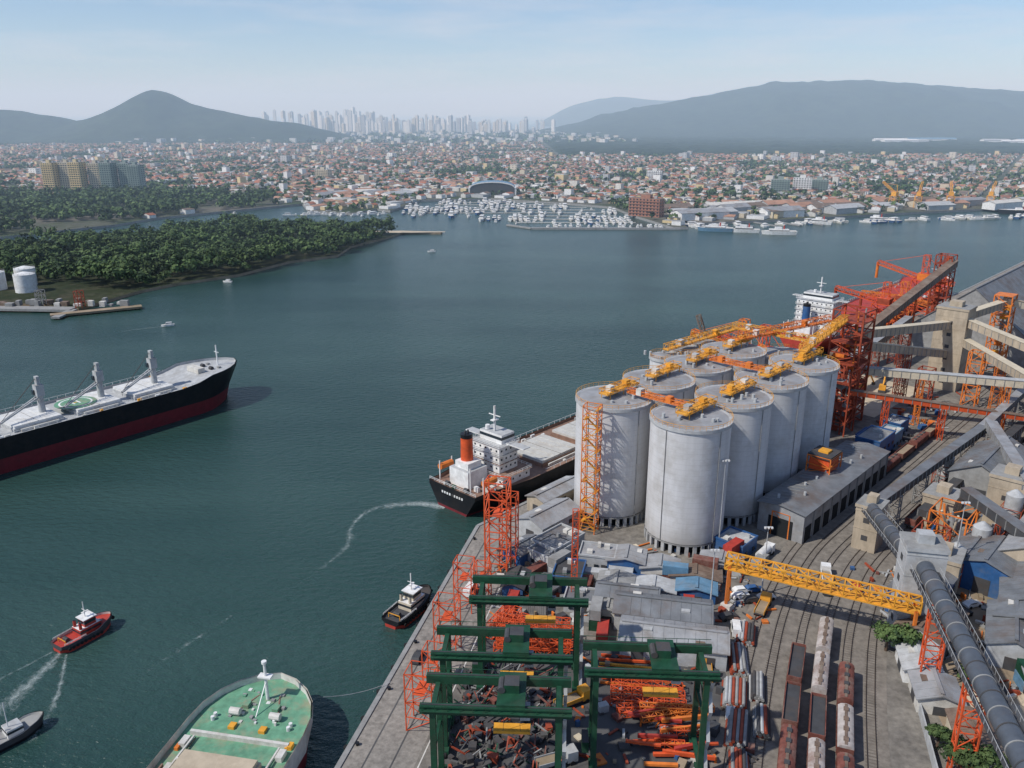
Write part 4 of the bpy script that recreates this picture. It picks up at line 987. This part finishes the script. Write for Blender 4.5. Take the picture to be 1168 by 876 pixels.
def car(x,y,rot,mt,kind='car'):
    m=M()
    if kind=='car' or kind=='van':
        L,W=(4.4,1.8) if kind=='car' else (5.4,2.0); H=1.45 if kind=='car' else 2.2
        pr=[(-L/2,.35),(L/2,.35),(L/2,.8),(L*.28,.95),(L*.12,H),(-L*.33,H),(-L*.46,1.0),(-L/2,.9)] if kind=='car' else [(-L/2,.35),(L/2,.35),(L/2,1.0),(L*.36,1.2),(L*.26,H),(-L*.5,H)]
        n=len(pr); vs=[(px,-W/2*(.86 if pz>1.1 else 1),pz) for px,pz in pr]+[(px,W/2*(.86 if pz>1.1 else 1),pz) for px,pz in pr]
        m.add(vs,[tuple(range(n)),tuple(range(2*n-1,n-1,-1))]+[(i,i+n,(i+1)%n+n,(i+1)%n) for i in range(n)],mt)
        m.beam((L*.275,0,1.03),(L*.135,0,H-.06),W*.8,.05,glass,True)
        for sy in(-1,1): m.box(-L*.1,sy*W*.455,.98,H-.12,L*.42,.06,glass)
        ax=(-L*.3,L*.32)
    else:
        m.box(2.6,0,.6,2.7,2,2.3,mt); m.box(3.5,0,1.6,2.4,.3,2.1,glass); m.box(-1.2,0,.7,1.0,5.4,2.2,dgrey)
        if kind=='tanker': m.tube((-3.8,0,1.95),(1.4,0,1.95),1.1,white,14)
        else:
            for sy in(-1,1): m.box(-1.2,sy*1.1,1,1.8,5.4,.12,mt)
            m.box(-1.2,0,1,1.5,5,2,soil)
        W=2.3; ax=(-3,-1.8,2.5)
    for a in ax:
        for sy in(-1,1): m.tube((a,sy*W/2-.12,.38),(a,sy*W/2+.08,.38),.38 if kind in('car','van') else .5,rubber,12)
    return m.finish({'car':'parked_car','van':'parked_van'}.get(kind,'truck' if kind!='tanker' else 'tanker_truck'),(x,y,.02),rot)
for x,y,r,mt,k in [(54.6,173.5,10,white,'car'),(57,172,10,dgrey,'car'),(55.5,176,10,white,'car'),(58.5,176.5,5,bluep,'car'),(60.5,173,15,offw,'car'),(58.5,168.7,60,yorange,'truck'),(49.5,165,20,dgrey,'car'),(50,160,80,white,'van'),(66,193,50,white,'tanker'),(76,176,75,dgrey,'car'),(78,182,75,white,'truck'),(84,178,75,redp,'car'),(-10,176,70,white,'van'),(12,136,30,yorange,'truck'),(42,133,75,white,'car'),(8,120,20,lgrey,'truck'),(-20,150,78,dgrey,'car'),(40,145,80,yorange,'truck'),(108,170,20,white,'car'),(104,166,30,dgrey,'car'),(97,149,60,white,'van')]:
    car(x,y,r,mt,k)
p=P(196,30)
for dx,dy,r,mt in((0,0,20,yorange),(8,-4,60,yorange),(-7,5,110,orange)):
    m=M(); m.box(0,0,0,1,4,2.8,dgrey); m.box(0,0,1,3,3,2.6,mt); m.box(.6,-.8,1.6,3.4,1.2,1,glass); m.beam((1,0,2),(5,0,6),.5,.6,mt,True); m.beam((5,0,6),(7.5,0,2),.4,.5,mt,True); m.box(7.4,0,1,2,1,1.2,dgrey); m.finish('excavator',(p[0]+dx,p[1]+dy,0),r)
def container(x,y,rot,mt,z=0):
    m=M(); m.box(0,0,.1,2.6,6.06,2.44,mt,0,mt)
    for i in range(14):
        for sy in(-1,1): m.box(-2.8+i*.43,sy*1.23,.25,2.45,.2,.06,mt)
    for sx in(-1,1):
        for sy in(-1,1): m.box(sx*3.0,sy*1.2,.05,2.65,.16,.16,mt)
    m.box(3.05,0,.2,2.5,.06,2.2,mt); return m.finish('cargo_container',(x,y,z),rot)
cc=[bluep,redp,lgrey,wagonb,green,offw,blue2,grey,lgrey]
for x,y,r in [(18,177,75),(21,182,-10),(31,179,-13),(40,180,-13),(12,185,48),(6,184,48),(27,182.5,-13),(48,183,-20),(63,188,50),(57,191,45),(36,169.5,-12),(41,168,78),(19,163,78),(20,158,80),(0,170,78),(5,168,-10),(100,185,50),(104,189,50),(95,177,30),(99,172,30),(112,150,10),(103,140,80),(118,160,20),(88,172,60)]:
    container(x,y,r,random.choice(cc))
    if R()<.2: container(x,y,r,random.choice(cc),2.7)
m=M()
for _ in range(1500):
    zone=random.choice([0,0,1,1,2,3,3,4])
    if zone==0: x,y=U(-4,60),U(163,198)
    elif zone==1: x,y=U(86,135),U(110,188)
    elif zone==2: x,y=P(U(120,215),U(52,70))[:2]
    elif zone==3: x,y=P(U(40,220),U(96,115))[:2]
    else: x,y=U(12,44),U(108,150)
    s=random.choice([.4,.7,1,1.3])
    if R()<.7: m.box(x,y,0,U(.3,1.5)*s,U(.4,2.0)*s,U(.4,2.0)*s,random.choice([grey,lgrey,offw,rustl,bluep,orange,dgrey,soil,wagonb,cream,dgrey,grey,dgrey]),U(0,90))
    else:
        a=U(0,3.14); L=U(1.5,5); m.beam((x,y,.3),(x+L*math.cos(a),y+L*math.sin(a),.3),U(.15,.5),U(.15,.5),random.choice([lgrey,grey,rustl,orange,dgrey]),True)
m.finish('yard_clutter',smooth=False)
shed('small_house',84,146,7,9,3.2,1.4,-14,white,lgrey); shed('small_house',83,136.5,8,8,3.2,1.4,-14,offw,metalroof2); shed('workshop_shed',84,124,7,10,3.5,1.2,-14,cream,brownroof)
shed('workshop_shed',104,128,12,22,5,2,-20,lgrey,metalroof2); shed('workshop_shed',108,154,10,18,5,2,-30,lgrey,metalroof); shed('workshop_shed',122,170,14,24,6,3,-30,lgrey,metalroof)
block_tower('process_tower',104,178,9,8,8,beige,-35); shed('workshop_shed',116,186,10,16,6,2,-43,lgrey,metalroof); flat('site_office',94,168,6,8,4,-20,offw,lgrey)
m=M(); 
for x,y,r,h in((0,0,6,3.5),(7,4,5,3),(-5,6,4,2.2)):
    m.cyl(x,y,0,h,r,.3,sand,18)
m.finish('sand_pile',(96,131,0))
m=M(); m.box(0,0,0,2.2,.25,60,lgrey); m.finish('boundary_wall',(77,128,0),-16)
m=M(); m.beam((-340,492,-1),(-262,487,-1),8,1.4,grey,True); m.beam((-268,472,-1.2),(-225,496,-1.2),6,1.2,soil,True); m.beam((-262,487,-1.2),(-262,466,-1.2),5,1,grey,True)
for k in range(14): m.tube((-262+k*2.8,475+k*1.5,-4),(-262+k*2.8,475+k*1.5,-1.5),.5,dgrey,6)
for k in range(26): m.box(-335+k*4,U(492,506),-.6,U(.5,3),U(2,5),U(2,4),random.choice([offw,grey,brownroof,grey]))
m.lattice(-258,488,0,10,4,4,rustl,3,.3); m.lattice(-285,495,0,9,4,4,grey,3,.3)
m.finish('oil_pier')
for x,y in((-318,538),(-342,545),(-366,540),(-330,560)):
    m=M(); m.cyl(0,0,-.6,11,6.5,6.5,white,32,cap=False); m.cyl(0,0,11,12.5,6.5,.5,white,32); rail(m,[(6.5*math.cos(i*.5236),6.5*math.sin(i*.5236)) for i in range(13)],11,grey,1); m.finish('storage_tank',(x,y,0))
def tree(x,y,h,r):
    m=M(); m.cyl(0,0,0,h*.45,.35,.22,bark,8,cap=False)
    for k in range(6):
        a=k*1.05+R(); e=(math.cos(a)*r*.55,math.sin(a)*r*.55,h*U(.6,.85)); m.tube((0,0,h*.38),e,.11,bark,5)
        crown(m,e[0],e[1],e[2],r*.5,r*.42,260,.34,False)
    crown(m,0,0,h*.85,r*.6,r*.5,320,.34,False)
    return m.finish('tree',(x,y,0),0,smooth=False)
for x,y,h,r in((80.5,153,6,3.4),(84,151.5,7,3.6),(78,118,6.5,3.6),(81,115,7,4),(92,141,5,2.6),(94.5,163,5,2.5),(110,143,6,3.2),(118,146,6,3.4),(121,133,7,3.6),(77.5,124,4.5,2.2),(100,121,6,3),(127,158,6,3.4),(96,152,4,2)): tree(x,y,h,r)
# ------------------------------------------------------------ atmosphere
m=M(); hm=bpy.data.materials.new('haze_air'); hm.use_nodes=True; nt=hm.node_tree; nt.nodes.remove(nt.nodes['Principled BSDF'])
D=1.75e-4
vs=nt.nodes.new('ShaderNodeVolumeScatter'); vs.inputs['Color'].default_value=(.68,.85,1,1); vs.inputs['Density'].default_value=D; vs.inputs['Anisotropy'].default_value=0
em=nt.nodes.new('ShaderNodeEmission'); em.inputs['Color'].default_value=(.48,.72,1,1); em.inputs['Strength'].default_value=D*.25  # added haze glow, stands in for light scattered many times in the air
ad=nt.nodes.new('ShaderNodeAddShader'); nt.links.new(vs.outputs[0],ad.inputs[0]); nt.links.new(em.outputs[0],ad.inputs[1])
nt.links.new(ad.outputs[0],nt.nodes['Material Output'].inputs['Volume'])
m.box(0,8400,-30,430,26000,15800,hm,bottom=True); m.finish('haze',smooth=False)
# ------------------------------------------------------------ world, sun, camera
w=bpy.data.worlds.new("World"); scene.world=w; w.use_nodes=True; nt=w.node_tree;N=nt.nodes;Lk=nt.links
bg=N['Background']; bg.inputs['Strength'].default_value=.115
sk=N.new('ShaderNodeTexSky'); sk.sky_type='NISHITA'; sk.sun_disc=False; sk.sun_elevation=math.radians(48); sk.sun_rotation=math.radians(245); sk.altitude=100; sk.air_density=1.0; sk.dust_density=.4; sk.ozone_density=3
tn=N.new('ShaderNodeMixRGB'); tn.blend_type='MULTIPLY'; tn.inputs[0].default_value=1; tn.inputs[2].default_value=(.86,.93,1.06,1); Lk.new(sk.outputs[0],tn.inputs[1])
tc=N.new('ShaderNodeTexCoord'); mp=N.new('ShaderNodeMapping'); mp.inputs['Scale'].default_value=(3,3,22); Lk.new(tc.outputs['Generated'],mp.inputs['Vector'])
nz=N.new('ShaderNodeTexNoise'); nz.inputs['Scale'].default_value=1.6; nz.inputs['Detail'].default_value=7; nz.inputs['Roughness'].default_value=.6; Lk.new(mp.outputs[0],nz.inputs['Vector'])
rp=N.new('ShaderNodeValToRGB'); rp.color_ramp.elements[0].position=.45; rp.color_ramp.elements[1].position=.75; rp.color_ramp.elements[1].color=(.5,.5,.5,1); Lk.new(nz.outputs['Fac'],rp.inputs[0])
mx=N.new('ShaderNodeMixRGB'); mx.inputs[2].default_value=(6.2,6.3,6.8,1); Lk.new(rp.outputs[0],mx.inputs[0]); Lk.new(tn.outputs[0],mx.inputs[1]); Lk.new(mx.outputs[0],bg.inputs['Color'])
sd=bpy.data.lights.new('sun','SUN'); sd.energy=3.8; sd.angle=math.radians(1.2); sd.color=(1,.95,.88)
so=bpy.data.objects.new('sun',sd); scene.collection.objects.link(so)
el=math.radians(48); az=math.radians(245); dv=Vector((math.sin(az)*math.cos(el),math.cos(az)*math.cos(el),math.sin(el)))
so.rotation_euler=dv.to_track_quat('Z','Y').to_euler()
cd=bpy.data.cameras.new('camera'); cd.sensor_width=36; cd.lens=29.28; cd.clip_end=90000; cd.clip_start=1
co=bpy.data.objects.new('camera',cd); scene.collection.objects.link(co); co.location=(0,0,110); co.rotation_euler=(math.radians(90-17.96),0,0)
scene.camera=co
print('houses',nh,'trees',cnt)
